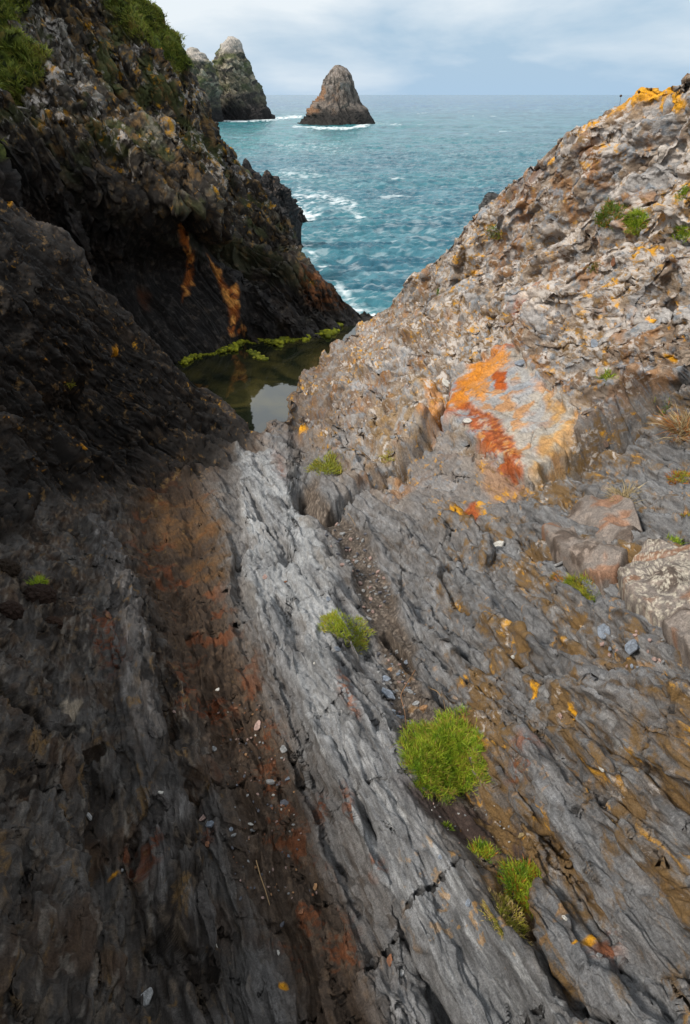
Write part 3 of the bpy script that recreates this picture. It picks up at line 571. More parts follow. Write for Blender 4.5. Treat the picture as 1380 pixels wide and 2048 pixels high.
for pl in ([(360, 475), (376, 480), (390, 510), (388, 550), (375, 590), (364, 605), (372, 560), (378, 515)], [(425, 520), (440, 545), (450, 580), (475, 572), (480, 600), (470, 665), (460, 668), (464, 625), (448, 600)], [(481, 640), (488, 645), (486, 662), (480, 660)]):
    k = polym(fx, fy, pl, 5); mixc(col, (.42, .12, .02), k*.95*ss(-.9, -.1, n_fin+n_mid)); mixc(col, (.85, .40, .10), k*.8*ss(.0, .25, fbm(P[:, 0]*7, P[:, 1]*7, P[:, 2]*2.0, 3, 120)))
paint([(275, 580), (295, 590), (290, 625), (278, 610)], (.16, .055, .02), 8, .6)
gcol = np.tile(np.array([.11, .14, .02], f4), (len(px), 1)); mixc(gcol, (.17, .14, .03), ss(0, .4, n_mid)); mixc(gcol, (.03, .045, .012), ss(.05, .4, -n_fin))
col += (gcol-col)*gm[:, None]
paint([(350, 50), (366, 55), (366, 80), (350, 78)], (.33, .16, .05), 4, .7)
bar = ss(600, 660, py)*ss(560, 640, px); mixc(col, (.06, .055, .052), bar*.7)
msk = np.zeros((len(px), 3), f4); msk[:, 0] = np.clip(hi*(.42+.4*n_mid+.35*n_big), 0, .66)*(1-gm)*(1-alc*.8); msk[:, 1] = np.clip(hi*(.22-.35*n_mid)+.16, 0, .55)*(1-gm)*(1-alc*.7); msk[:, 2] = np.clip(hi*(.28+.35*n_mid)+.08, 0, .42)*(1-gm)*(1-alc)
rough = .62-.15*alc+.2*gm
colB = np.clip(np.concatenate([col, rough[:, None].astype(f4)], 1), .004, .9)
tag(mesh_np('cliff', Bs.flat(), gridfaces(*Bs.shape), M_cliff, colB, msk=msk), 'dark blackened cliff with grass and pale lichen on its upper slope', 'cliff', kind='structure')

# ------------------------------------------------------------------ sea stacks and skerries (solid rocks of elliptical plan)
def stack(name, d, rows, label, cat, colf, depth=.8, n=220, m=240, amp=.05, group=None, under=1.2, seed=0):
    """rows: (py, left px, right px) top to base"""
    rows = np.array(rows, float); yy = np.linspace(rows[0, 0], rows[-1, 0], n)
    l = np.interp(yy, rows[:, 0], rows[:, 1]); rr = np.interp(yy, rows[:, 0], rows[:, 2])
    V = []
    th = np.linspace(0, 2*math.pi, m, endpoint=False)
    dc = d+ (at(rows[-1, 2], rows[-1, 0], d)[0]-at(rows[-1, 1], rows[-1, 0], d)[0])*depth*.5
    Lw = at(l, yy, dc)[:, 0]; Rw = at(rr, yy, dc)[:, 0]; Zw = at((l+rr)/2, yy, dc)[:, 2]
    zb = Zw[-1]; ext = 12; Lw = np.concatenate([Lw, np.linspace(Lw[-1], Lw[-1]-.3*(Rw[-1]-Lw[-1])*.1, ext)]); Rw = np.concatenate([Rw, np.linspace(Rw[-1], Rw[-1]+.03*(Rw[-1]-Lw[-1]), ext)]); Zw = np.concatenate([Zw, np.linspace(zb-.01, min(zb, 0)-under, ext)])
    cx = (Lw+Rw)/2; hw = (Rw-Lw)/2; W = hw.max()*2
    e = .75 if name != 'sea_stack' else 1.25
    ct, st = np.cos(th), np.sin(th); X = np.sign(ct)*np.abs(ct)**e; Y = np.sign(st)*np.abs(st)**e
    P = np.stack([cx[:, None]+hw[:, None]*X[None], dc+hw[:, None]*depth*Y[None], np.repeat(Zw[:, None], m, 1)], -1)
    nr = P.shape[0]; Pf = P.reshape(-1, 3); Nn = np.stack([np.tile(ct, nr), np.tile(st, nr), np.full(nr*m, .4)], -1); Nn /= np.linalg.norm(Nn, axis=1)[:, None]
    q = Pf/W*4; s, t, r = coords(q, frame((.5, .2, -.85), (.8, .3, .4)))
    e1, i1, _ = facet(s*1.2, t*.7, r*1.2, 300+seed); e2, i2, _ = facet(s*3.5, t*1.8, r*3.5, 310+seed); e3, i3, _ = facet(s*10, t*5, r*10, 320+seed)
    hb, frb, _ = beds(s, t, r, 5, 1.2, 330+seed); hc, frc, _ = beds(s, t, r, 16, 4, 331+seed)
    dd = W*amp*(2.2*e1+.9*crease(s*.9, t*.6, r*.9, 3, 20+seed)+.6*e2+.2*e3+.55*(frb-.5)+.5*(hb-.5)+.22*(hc-.5)+.2*(frc-.5)+.5*fbm(s, t, r, 4, seed))
    sc = np.clip(np.repeat(hw/hw.max(), m)*1.6, .15, 1); Pf = Pf+Nn*(dd*sc)[:, None]
    hh = (Pf[:, 2]-0)/max(Zw[0], .1)
    c = colf(Pf, q, hh, i2, Nn)
    top = Pf[:m].mean(0)+np.array([0, 0, .003*W]); V = np.concatenate([Pf, top[None]]); c = np.concatenate([c, c[:1]])
    q4 = gridfaces(nr, m, True)[:, ::-1]; cap = np.stack([np.arange(m), (np.arange(m)+1) % m, np.full(m, len(V)-1), np.full(m, len(V)-1)], 1)
    o = mesh_np(name, V, np.concatenate([q4, cap[:0]]), M_far, np.concatenate([c, np.full((len(c), 1), .75)], 1).astype(f4))
    return tag(o, label, cat, group)
def c_left(P, q, h, i2, n):
    c = np.tile(np.array([.13, .12, .085], f4), (len(P), 1)); a = fbm(q[:, 0]*1.2, q[:, 1]*1.2, q[:, 2]*2.4, 5, 5); b = fbm(q[:, 0]*2.2, q[:, 1]*2.2, q[:, 2]*4, 5, 6)
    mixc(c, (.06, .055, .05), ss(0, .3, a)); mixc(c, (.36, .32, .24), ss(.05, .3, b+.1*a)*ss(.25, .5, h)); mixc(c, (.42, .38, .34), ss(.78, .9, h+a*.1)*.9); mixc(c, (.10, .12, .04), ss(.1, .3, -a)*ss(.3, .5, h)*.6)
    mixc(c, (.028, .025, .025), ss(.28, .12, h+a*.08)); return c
def c_mid(P, q, h, i2, n):
    c = np.tile(np.array([.20, .165, .14], f4), (len(P), 1)); a = fbm(q[:, 0]*1.2, q[:, 1]*1.2, q[:, 2]*1.5, 4, 5); b = fbm(q[:, 0]*6, q[:, 1]*6, q[:, 2]*1.8, 4, 6)
    mixc(c, (.08, .068, .06), ss(0, .3, b)); mixc(c, (.30, .26, .24), ss(.1, .4, -b)*ss(.4, .8, h)); mixc(c, (.30, .15, .07), ss(.0, .3, a)*ss(.9, .6, h)*ss(.2, -.4, n[:, 0])*.7); mixc(c, (.033, .03, .028), ss(.30, .16, h+a*.08)); return c  # left-facing side tinted warm brown: its sunlit look put into the colour
def c_dark(P, q, h, i2, n):
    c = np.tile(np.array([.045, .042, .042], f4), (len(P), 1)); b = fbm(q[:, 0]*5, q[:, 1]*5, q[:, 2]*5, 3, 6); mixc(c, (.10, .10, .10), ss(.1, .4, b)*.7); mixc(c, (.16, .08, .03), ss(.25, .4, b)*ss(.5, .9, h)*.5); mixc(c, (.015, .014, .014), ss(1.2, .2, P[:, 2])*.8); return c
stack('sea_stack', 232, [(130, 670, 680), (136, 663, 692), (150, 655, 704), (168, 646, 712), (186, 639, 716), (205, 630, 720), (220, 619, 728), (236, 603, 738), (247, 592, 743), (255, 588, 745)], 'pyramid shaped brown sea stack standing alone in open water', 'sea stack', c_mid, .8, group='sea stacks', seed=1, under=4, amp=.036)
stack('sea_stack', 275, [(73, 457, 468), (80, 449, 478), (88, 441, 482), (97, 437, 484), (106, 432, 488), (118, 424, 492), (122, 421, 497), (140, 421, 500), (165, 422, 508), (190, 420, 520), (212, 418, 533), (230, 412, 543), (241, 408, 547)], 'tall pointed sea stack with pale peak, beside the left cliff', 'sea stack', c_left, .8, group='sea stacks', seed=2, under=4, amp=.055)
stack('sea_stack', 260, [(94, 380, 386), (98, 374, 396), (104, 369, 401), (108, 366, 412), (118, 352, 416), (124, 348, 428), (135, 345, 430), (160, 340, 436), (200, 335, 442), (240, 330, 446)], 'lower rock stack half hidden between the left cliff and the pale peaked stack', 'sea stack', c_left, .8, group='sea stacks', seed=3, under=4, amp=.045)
stack('rock_outcrop', 33, [(316, 488, 493), (326, 482, 502), (336, 478, 508), (350, 474, 522), (368, 470, 530), (385, 468, 544), (405, 465, 552), (440, 460, 575), (470, 455, 585)], 'dark jagged rock spur rising directly behind the cliff edge', 'rock', c_dark, .5, seed=4, amp=.11, group='rock spurs below the cliff', under=3)
stack('rock_outcrop', 41, [(340, 532, 536), (348, 528, 546), (356, 524, 556), (368, 524, 560), (380, 520, 574), (400, 516, 582), (440, 508, 592)], 'middle slaty rock spur between the jagged spur and the outermost one', 'rock', c_dark, .5, seed=8, amp=.12, group='rock spurs below the cliff', under=3)
stack('rock_outcrop', 50, [(366, 556, 560), (374, 552, 568), (384, 548, 578), (398, 546, 586), (410, 544, 598), (420, 540, 606), (428, 536, 614)], 'outermost dark rock spur with foam at its tip', 'rock', c_dark, .5, seed=5, amp=.11, group='rock spurs below the cliff', under=3)
stack('rock_outcrop', 19, [(292, 448, 456), (302, 444, 464), (330, 440, 478), (360, 430, 495), (400, 420, 510)], 'small pointed rock tooth on the skyline of the left cliff', 'rock', c_dark, .6, seed=6, amp=.07, group='rock spurs below the cliff', under=2)
stack('rock_outcrop', 9.4, [(385, 976, 988), (392, 970, 1000), (410, 966, 1020), (440, 960, 1040)], 'grey square-topped rock block on the skyline of the right bank', 'rock', lambda P, q, h, i, n: np.tile(np.array([.13, .13, .13], f4), (len(P), 1)), .8, n=60, m=80, seed=7, amp=.06, under=0.2)

# ------------------------------------------------------------------ sea
nR, nC = int(1000*Q), int(620*Q)
inv = np.linspace(1/18, 1/420, nR); dist = np.concatenate([1/inv, np.geomspace(430, 30000, 90)]); ang = np.linspace(-.62, .62, nC)
X = dist[:, None]*np.tan(ang)[None]; Y = np.repeat(dist[:, None], nC, 1); x = X.ravel().astype(f4); y = Y.ravel().astype(f4); z0 = np.zeros(len(x), f4)
def wav(f, rot, o, sd, sx=.45):
    c, s_ = math.cos(rot), math.sin(rot); return fbm((x*c+y*s_)*f*sx, (-x*s_+y*c)*f, z0+.5, o, sd)
fade = ss(900, 120, y)
hz = .55*wav(.06, .12, 2, 1)*ss(3000, 400, y)+.34*(-np.abs(wav(.22, -.15, 3, 2, .5))+.2)*fade+.44*(-np.abs(wav(.75, .2, 4, 3, .6))+.2)*ss(400, 80, y)+.10*wav(2.0, .5, 3, 5, .8)*ss(160, 40, y)
hz *= 1.0
qx, qy = proj(np.stack([x, y, z0], -1))
foam = np.zeros(len(x), f4)
def foamline(pts, w, s=1.):
    I, dq, u, sg = polyd(qx.astype(f4), qy.astype(f4), pts, w*2); foam[I] = np.maximum(foam[I], s*(1-ss(0, w, dq)))
foamline([(418, 240), (470, 241), (545, 238), (600, 234)], 7, .9); foamline([(585, 254), (650, 258), (700, 257), (748, 246)], 6, .9)
foamline([(585, 410), (605, 432), (625, 428)], 34, .62); foamline([(600, 385), (690, 405), (720, 425)], 40, .45); foamline([(560, 350), (640, 345)], 26, .36); foamline([(700, 630), (745, 632)], 26, 1.); foamline([(590, 470), (660, 545), (720, 620)], 26, .42); foamline([(560, 290), (700, 300)], 30, .25)
foamline([(740, 246), (800, 250)], 6, .5)
fn = wav(1.6, .2, 5, 9, .6); fr2 = 1-np.abs(wav(.8, .1, 4, 10, .7))*3.2
foam_m = ss(.34, .80, foam*.95+fn*.75+fr2*.3-.05*(1-foam))*np.clip(foam*1.8, 0, 1)*.85
crestf = .6*ss(.60, .74, wav(.30, -.1, 4, 12, .4)+.1)*ss(.42, .6, wav(.035, .4, 2, 13, .5)+.30)*ss(30, 45, y)*ss(900, 300, y)
streakf = ss(.10, .55, wav(2.2, .25, 4, 14, .4)+.3*wav(.3, .1, 2, 18))*.22*ss(260, 40, y)
base = np.tile(np.array([.040, .145, .195], f4), (len(x), 1))
mixc(base, (.014, .21, .225), ss(90, 160, y)*ss(420, 240, y)*.85*ss(1.0, -.2, x/y*2+.15)); mixc(base, (.012, .10, .22), ss(280, 700, y)); mixc(base, (.05, .19, .22), ss(-.1, .4, wav(.05, .2, 3, 15))*.5); mixc(base, (.02, .085, .13), ss(-.15, .35, wav(.5, .12, 5, 17, .35))*.75); mixc(base, (.12, .26, .31), ss(.0, .4, wav(.8, .05, 5, 27, .35))*.6)  # dark and pale swell bands: wave shading painted into the water colour
mixc(base, (.10, .26, .28), foam*.45)
fm_ = np.clip(foam_m+crestf*.8+streakf, 0, 1)
sea_col = np.concatenate([base, fm_[:, None]], 1)
M_sea, nt, b = newmat('sea_water'); L = nt.links
a = nd(nt, 'ShaderNodeAttribute'); a.attribute_name = 'Col'
tc = nd(nt, 'ShaderNodeTexCoord'); mp = nd(nt, 'ShaderNodeMapping'); mp.inputs['Scale'].default_value = (.6, 1, 1); L.new(tc.outputs['Object'], mp.inputs[0])
n1 = nd(nt, 'ShaderNodeTexNoise'); n1.inputs['Scale'].default_value = 1.3; n1.inputs['Detail'].default_value = 7; n1.inputs['Roughness'].default_value = .62; L.new(mp.outputs[0], n1.inputs['Vector'])
mx = nd(nt, 'ShaderNodeMix', data_type='RGBA'); L.new(a.outputs['Alpha'], mx.inputs['Factor']); L.new(a.outputs['Color'], mx.inputs['A']); mx.inputs['B'].default_value = (.78, .83, .85, 1); L.new(mx.outputs['Result'], b.inputs['Base Color'])
rg = nd(nt, 'ShaderNodeMapRange'); L.new(a.outputs['Alpha'], rg.inputs[0]); rg.inputs[3].default_value = .16; rg.inputs[4].default_value = .8; L.new(rg.outputs[0], b.inputs['Roughness'])
bp = nd(nt, 'ShaderNodeBump'); bp.inputs['Distance'].default_value = .35; bp.inputs['Strength'].default_value = .8; L.new(n1.outputs[0], bp.inputs['Height']); L.new(bp.outputs[0], b.inputs['Normal']); b.inputs['IOR'].default_value = 1.33; b.inputs['Specular IOR Level'].default_value = .24
tag(mesh_np('sea', np.stack([x, y, hz-.05], -1), gridfaces(nR+90, nC), M_sea, sea_col), kind='structure')
bpy.data.objects['sea']['label'] = 'choppy teal sea reaching the horizon'
# seabed / surrounding water under everything, so nothing is open from another position
V = [(-30000, -30000, -.6), (30000, -30000, -.6), (30000, 30000, -.6), (-30000, 30000, -.6)]
tag(mesh_np('deep_water', V, [(0, 1, 2, 3)], M_sea, np.tile(np.array([.018, .09, .12, 0.], f4), (4, 1))), kind='structure')

# ------------------------------------------------------------------ tide pool
M_pool, nt, b = newmat('pool_water'); L = nt.links
b.inputs['Base Color'].default_value = (.018, .021, .010, 1); b.inputs['Roughness'].default_value = .02; b.inputs['IOR'].default_value = 1.9; b.inputs['Specular IOR Level'].default_value = .6
tc = nd(nt, 'ShaderNodeTexCoord'); n0 = nd(nt, 'ShaderNodeTexNoise'); n0.inputs['Scale'].default_value = 1.6; n0.inputs['Detail'].default_value = 5; n0.inputs['Distortion'].default_value = .8; L.new(tc.outputs['Object'], n0.inputs['Vector'])
cr = nd(nt, 'ShaderNodeValToRGB'); cr.color_ramp.elements[0].position = .42; cr.color_ramp.elements[0].color = (.010, .013, .007, 1); cr.color_ramp.elements[1].position = .68; cr.color_ramp.elements[1].color = (.055, .048, .016, 1); L.new(n0.outputs[0], cr.inputs[0]); L.new(cr.outputs[0], b.inputs['Base Color'])
n1 = nd(nt, 'ShaderNodeTexNoise'); n1.inputs['Scale'].default_value = 7; n1.inputs['Detail'].default_value = 2; L.new(tc.outputs['Object'], n1.inputs['Vector'])
bp = nd(nt, 'ShaderNodeBump'); bp.inputs['Distance'].default_value = .004; bp.inputs['Strength'].default_value = .15; L.new(n1.outputs[0], bp.inputs['Height']); L.new(bp.outputs[0], b.inputs['Normal'])
xs = np.linspace(-6.5, 1.2, 60); ys = np.linspace(6.4, 13.0, 60); gx, gy = np.meshgrid(xs, ys)
tag(mesh_np('pool_water', np.stack([gx.ravel(), gy.ravel(), np.full(gx.size, POOLZ)], -1), gridfaces(60, 60), M_pool), 'still dark olive tide pool at the foot of the black cliff', 'tide pool', kind='structure')

# ------------------------------------------------------------------ algae rim round the pool
def lumps(path, z, size, seed, n_per=170):
    rs = np.random.RandomState(seed); V = []; Fc = []; Cc = []; nv = 0
    path = np.array(path, float); seg = len(path)-1
    for i in range(n_per*seg):
        u = rs.rand()*seg; k = min(int(u), seg-1); q = path[k]*(1-(u-k))+path[k+1]*(u-k)
        r0 = ray(q[0], q[1]); tt = (z-CAMZ)/r0[2]; c = np.array([0, 0, CAMZ])+r0*tt+rs.normal(0, .5, 3)*size*np.array([1.2, 1.3, .15])
        R = size*(.15+.55*rs.rand()**2); nu, nvv = 9, 6
        th = np.linspace(0, 2*math.pi, nu, endpoint=False); ph = np.linspace(0, math.pi, nvv)
        g = np.array([[(math.sin(p)*math.cos(t_), math.sin(p)*math.sin(t_), math.cos(p)*.6) for t_ in th] for p in ph]).reshape(-1, 3)
        g = g*(1+.3*rs.rand(len(g), 1))*R+c; V.append(g); Fc.append(gridfaces(nvv, nu, True)+nv); nv += len(g)
        b_ = rs.rand(); cc = np.array([.27, .28, .02])*(1-b_)+np.array([.08, .10, .012])*b_ if rs.rand() < .8 else np.array([.35, .33, .04]); Cc.append(np.tile(cc, (len(g), 1)))
    return np.concatenate(V), np.concatenate(Fc), np.concatenate(Cc)
wl = []
for j_ in range(len(Bs.X)):
    if 366 < Bs.X[j_] < 692:
        zc = Bs.P[:Bs.nr, j_, 2]; k_ = np.nonzero((zc[:-1] < POOLZ) & (zc[1:] >= POOLZ))[0]
        if len(k_): wl.append(Bs.P[k_[-1]+1, j_])
wl = np.array(wl); wlx = proj(wl)[0]
def rim(x0, x1, lb, sz, sd, off=0.):
    W = wl[(wlx >= x0) & (wlx <= x1)]; rs = np.random.RandomState(sd); V = []; Fc = []; Cc = []; nv = 0
    th = np.linspace(0, 6.2832, 7, endpoint=False); ph = np.linspace(0, math.pi, 5); unit = np.array([[(math.sin(p)*math.cos(t_), math.sin(p)*math.sin(t_), math.cos(p)*.7) for t_ in th] for p in ph]).reshape(-1, 3)
    for i in range(len(W)*9):
        k_ = rs.randint(len(W)); wid = .55+.45*math.sin(k_*.09+sd)+.25*math.sin(k_*.31); c = W[k_]+np.array([rs.normal(0, .03), -abs(rs.normal(0, .09))*max(.15, wid)-off, 0]); c[2] = POOLZ+rs.uniform(-.005, .05)*max(.3, wid); R_ = sz*(.25+.75*rs.rand()**2)*max(.4, wid)
        V.append(unit*(1+.5*rs.rand(len(unit), 1))*R_+c); Fc.append(gridfaces(5, 7, True)+nv); nv += len(unit); b_ = rs.rand(); Cc.append(np.tile(np.array([.34, .34, .02])*(1-b_)+np.array([.10, .12, .012])*b_, (len(unit), 1)))
    tag(mesh_np('algae', np.concatenate(V), np.concatenate(Fc), M_moss, np.concatenate(Cc)), lb, 'algae', kind='stuff')
rim(366, 470, 'bright green algae fringe at the left end of the pool', .042, 1)
rim(470, 610, 'green algae fringe under the cliff at the back of the pool', .045, 2)
rim(610, 692, 'green algae fringe at the far right corner of the pool', .06, 3)
V, Fc, Cc = lumps([(497, 700), (508, 708), (520, 715), (530, 719)], POOLZ+.01, .05, 2, 60); tag(mesh_np('algae', V, Fc, M_moss, Cc), 'green algae tongue reaching into the middle of the pool', 'algae', kind='stuff')

# ------------------------------------------------------------------ plants
def ground_at(ax_, ay_):
    """points and normals of the ground near (u, v) map positions"""
    ax_ = np.asarray(ax_, float); ay_ = np.asarray(ay_, float); tx = ax_.copy(); ty = ay_.copy()
    for _ in range(5):
        j = np.clip(np.searchsorted(A.X, tx), 2, len(A.X)-3); v = (A.bot[j]-ty)/(A.bot[j]-A.crest[j]); i = np.clip((v*(A.nr-1)).astype(int), 3, A.nr-4)
        qx_, qy_ = proj(A.P[i, j]); tx += .7*(ax_-qx_); ty += .7*(ay_-qy_)
    n = np.cross(A.P[i, j+2]-A.P[i, j-2], A.P[i+2, j]-A.P[i-2, j]); n /= np.linalg.norm(n, axis=1)[:, None]+1e-12
    return A.P[i, j], n
def blades_at(base, nrm, out, length, w, c1, c2, seed, droop=.5, tip=None, edge=None):
    rs = np.random.RandomState(seed); n = len(base); up_ = nrm*.35+np.array([0, 0, .65])
    dr = up_+out*droop*1.6+rs.normal(0, .42, (n, 3)); dr /= np.linalg.norm(dr, axis=1)[:, None]
    L = length*(.45+.9*rs.rand(n)); side = np.cross(dr, rs.normal(size=(n, 3))); side /= np.linalg.norm(side, axis=1)[:, None]
    bend = out*.6+rs.normal(0, .4, (n, 3))-np.array([0, 0, .35]); V = np.zeros((n, 5, 3)); ww = np.broadcast_to(np.asarray(w), (n,))[:, None]*(.7+.6*rs.rand(n))[:, None]
    p0 = base-dr*(L*.2)[:, None]; p1 = base+dr*(L*.5)[:, None]+bend*(L*.10)[:, None]; p2 = base+dr*(L*.92)[:, None]+bend*(L*.42)[:, None]
    V[:, 0] = p0-side*ww/2; V[:, 1] = p0+side*ww/2; V[:, 2] = p1+side*ww*.45; V[:, 3] = p1-side*ww*.45; V[:, 4] = p2
    k = np.arange(n)[:, None]*5; F1 = np.concatenate([k+np.array([[0, 1, 2, 3]]), k+np.array([[3, 2, 4, 4]])])
    pt = base*40; patch = fbm(pt[:, 0].astype(f4), pt[:, 1].astype(f4), pt[:, 2].astype(f4), 2, seed % 50)
    Cc = np.array(c1)+(np.array(c2)-np.array(c1))*np.clip(rs.rand(n, 1)*.7+.25+patch[:, None]*.8, 0, 1); Cc = Cc*(.7+.6*rs.rand(n, 1))
    if tip is not None:
        m = rs.rand(n) < tip[1]*(1+1.5*np.clip(patch, -1, 1)+(0 if edge is None else 1.2*(edge-.5))); Cc[m] = np.array(tip[0])*(.7+.6*rs.rand(m.sum(), 1))
    return V.reshape(-1, 3), F1, np.repeat(Cc[:, None], 5, 1).reshape(-1, 3)
def blades(center, nrm, R, n, length, w, c1, c2, seed, dome=.35, droop=.5, tip=None):
    rs = np.random.RandomState(seed); nrm = np.array(nrm)*.5+np.array([0, 0, .5]); nrm /= np.linalg.norm(nrm); a = np.cross(nrm, [0, 1, .1]); a /= np.linalg.norm(a); b = np.cross(nrm, a)
    rr = np.sqrt(rs.rand(n)); th = rs.rand(n)*6.283; o = (rr*np.cos(th))[:, None]*a+(rr*np.sin(th))[:, None]*b
    return blades_at(center+o*R, np.tile(nrm, (n, 1)), o, length, w, c1, c2, seed, droop, tip)
def bladeobj(name, parts):
    V = []; Fq = []; Cc = []; nv = 0
    for v, f, c in parts: V.append(v); Fq.append(f+nv); Cc.append(c); nv += len(v)
    V = np.concatenate(V); Fq = np.concatenate(Fq); Cc = np.concatenate(Cc)
    tri = Fq[:, 2] == Fq[:, 3]; tri = Fq[:, 3] == Fq[:, 2]
    me = bpy.data.meshes.new(name); quads = Fq[~tri]; tris = Fq[tri][:, :3]
    me.vertices.add(len(V)); me.vertices.foreach_set('co', V.astype(f4).ravel()); li = np.concatenate([quads.ravel(), tris.ravel()]).astype(np.int32)
    me.loops.add(len(li)); me.loops.foreach_set('vertex_index', li); me.polygons.add(len(quads)+len(tris))
    ls = np.concatenate([np.arange(len(quads))*4, len(quads)*4+np.arange(len(tris))*3]).astype(np.int32); me.polygons.foreach_set('loop_start', ls); me.update(calc_edges=True)
    at_ = me.color_attributes.new('Col', 'FLOAT_COLOR', 'POINT'); at_.data.foreach_set('color', np.concatenate([Cc, np.ones((len(Cc), 1))], 1).astype(f4).ravel())
    me.materials.append(M_blade); o = bpy.data.objects.new(name, me); C.objects.link(o); return o
GR1, GR2 = (.13, .24, .015), (.38, .46, .035); YG1, YG2 = (.26, .30, .03), (.42, .36, .05); DG1, DG2 = (.07, .17, .015), (.16, .28, .03); ST1, ST2 = (.35, .26, .13), (.55, .44, .25); OT = (.45, .16, .03)
def scale_at(P): return (P[1]*CP-(P[2]-CAMZ)*SP)/F       # metres per photo pixel there
def tuft(px_, py_, r, c1, c2, label, n=None, ln=.5, w=None, tip=None, seed=None, name='grass_tuft', cat='grass tuft', dome=.4, extra=(), group=None, droop=.5):
    sd = seed or int(px_*3+py_); rs = np.random.RandomState(sd); discs = [(px_, py_, r)]+list(extra); ar = sum(d[2]**2 for d in discs)
    cs = np.array([rs.choice(len(discs), p=np.array([d[2]**2 for d in discs])/ar) for _ in range(1)]); N_ = int(min(24000, max(220, ar*(1.7 if name == 'grass_tuft' else .6))))
    k = rs.choice(len(discs), N_, p=np.array([d[2]**2 for d in discs])/ar); D_ = np.array(discs, float)[k]
    rr = np.sqrt(rs.rand(N_)); th = rs.rand(N_)*6.283; lob = 1+.16*np.sin(th*3+sd+k)+.12*np.sin(th*7+sd*2)+.34*(rs.rand(N_)-.5)
    X_ = D_[:, 0]+rr*np.cos(th)*D_[:, 2]*lob; Y_ = D_[:, 1]+rr*np.sin(th)*D_[:, 2]*lob*.82
    cx = sum(d[0]*d[2]**2 for d in discs)/ar; cy = sum(d[1]*d[2]**2 for d in discs)/ar; Rt = math.sqrt(ar)*.9
    p, nn = ground_at(X_, Y_); s_ = ((p[:, 1]*CP-(p[:, 2]-CAMZ)*SP)/F)
    good = (np.abs(s_-np.median(s_)) < .2*np.median(s_)) & (np.linalg.norm(p-np.median(p, axis=0), axis=1) < 1.35*Rt*np.median(s_)); p = p[good]; nn = nn[good]; s_ = s_[good]; X_ = X_[good]; Y_ = Y_[good]
    pm = np.median(p, axis=0); nm = np.median(nn, axis=0)*.4+np.array([0, 0, .6]); nm /= np.linalg.norm(nm); dv = (p-pm)@nm; lim = .35*Rt*np.median(s_); p = p-nm*(dv-np.clip(dv, -lim, lim))[:, None]
    ox = (X_-cx)/Rt; oy = (Y_-cy)/Rt; ed = np.clip(np.hypot(ox, oy), 0, 1.3); out = np.stack([ox, -oy*.8, -oy*.3*0], 1)
    p = p+np.array([0, 0, 1.])*(dome*Rt*s_*np.clip(1-ed**2, 0, 1)*.55*(.75+.5*rs.rand(len(p))))[:, None]
    wd = (np.maximum(.0012, s_*1.0)) if w is None else w
    lpx = min(max(r*ln*.7, 8), 13) if name == 'grass_tuft' else max(r*ln, 12)
    return tag(bladeobj(name, [blades_at(p, nn, out, lpx*s_, wd, c1, c2, sd, droop*.8, tip, ed)]), label, cat, group)
g_ = 'grass and thrift tufts rooted in the rock'
tuft(880, 1525, 62, GR1, GR2, 'largest bright green cushion of grass above the bare brown soil', ln=.30, tip=((.36, .24, .06), .16), dome=.30, extra=[(905, 1468, 46), (845, 1535, 52), (925, 1545, 50), (845, 1490, 40), (880, 1560, 50), (930, 1500, 40)], group=g_)
tuft(672, 1240, 34, YG1, GR2, 'low yellow-green mossy tuft on the pale central slab', n=1700, ln=.3, extra=[(700, 1275, 34), (715, 1300, 18)], tip=((.4, .33, .05), .25), group=g_)
tuft(962, 1708, 27, DG1, GR2, 'small dark green tuft just below the bare brown soil', n=1100, ln=.6, tip=(OT, .12), group=g_)
tuft(1045, 1762, 44, DG1, GR2, 'green and orange tuft above the yellow withered clump', n=2200, ln=.45, tip=(OT, .14), extra=[(1065, 1800, 30)], group=g_)
tuft(1000, 1815, 34, YG1, YG2, 'yellow withered clump hanging down the channel in the lower right', n=1300, ln=.35, tip=((.55, .40, .18), .35), extra=[(1025, 1860, 30), (1062, 1895, 16)], group=g_)
tuft(893, 1655, 11, GR1, GR2, 'tiny green sprig alone on the bare brown soil', n=120, ln=.9, group=g_)
tuft(1165, 1185, 40, GR1, YG2, 'bright yellow-green tuft at the foot of the brown boulder', n=2000, ln=.42, tip=(OT, .05), extra=[(1180, 1205, 24), (1140, 1165, 22)], group=g_)
tuft(1112, 1160, 20, YG1, (.35, .2, .05), 'rusty yellow tuft touching the left side of the bright green one', n=600, ln=.4, tip=(OT, .4), group=g_)
tuft(642, 925, 32, YG1, (.30, .33, .05), 'yellow-green moss patch on the ledge nearest the pool', n=1500, ln=.25, extra=[(665, 950, 22), (688, 973, 14)], tip=((.4, .33, .05), .3), group=g_)
tuft(782, 925, 18, YG1, YG2, 'straw yellow sprig in the crevice left of the rusty rock face', n=300, ln=.6, tip=((.5, .38, .1), .3), group=g_)
tuft(1215, 430, 34, DG1, (.22, .24, .05), 'left one of two spiky green tufts high on the right bank', n=700, ln=.8, tip=(OT, .12), group=g_)
tuft(1276, 447, 30, DG1, GR2, 'right one of two spiky green tufts high on the right bank', n=600, ln=.8, tip=(OT, .05), group=g_)
tuft(1368, 383, 20, DG1, GR2, 'upper green tuft at the right edge high on the bank', n=350, ln=.7, group=g_)
tuft(1368, 468, 22, DG1, GR2, 'green tuft at the right edge just below the two spiky tufts', n=400, ln=.7, group=g_)
tuft(990, 463, 20, DG1, (.25, .25, .05), 'green tuft on the skyline slope near the grey square block', n=350, ln=.7, tip=(OT, .15), group=g_)
tuft(1190, 532, 18, DG1, (.30, .24, .06), 'faded green tuft beside a small rust red stone on the bank', n=300, ln=.5, tip=(OT, .15), group=g_)
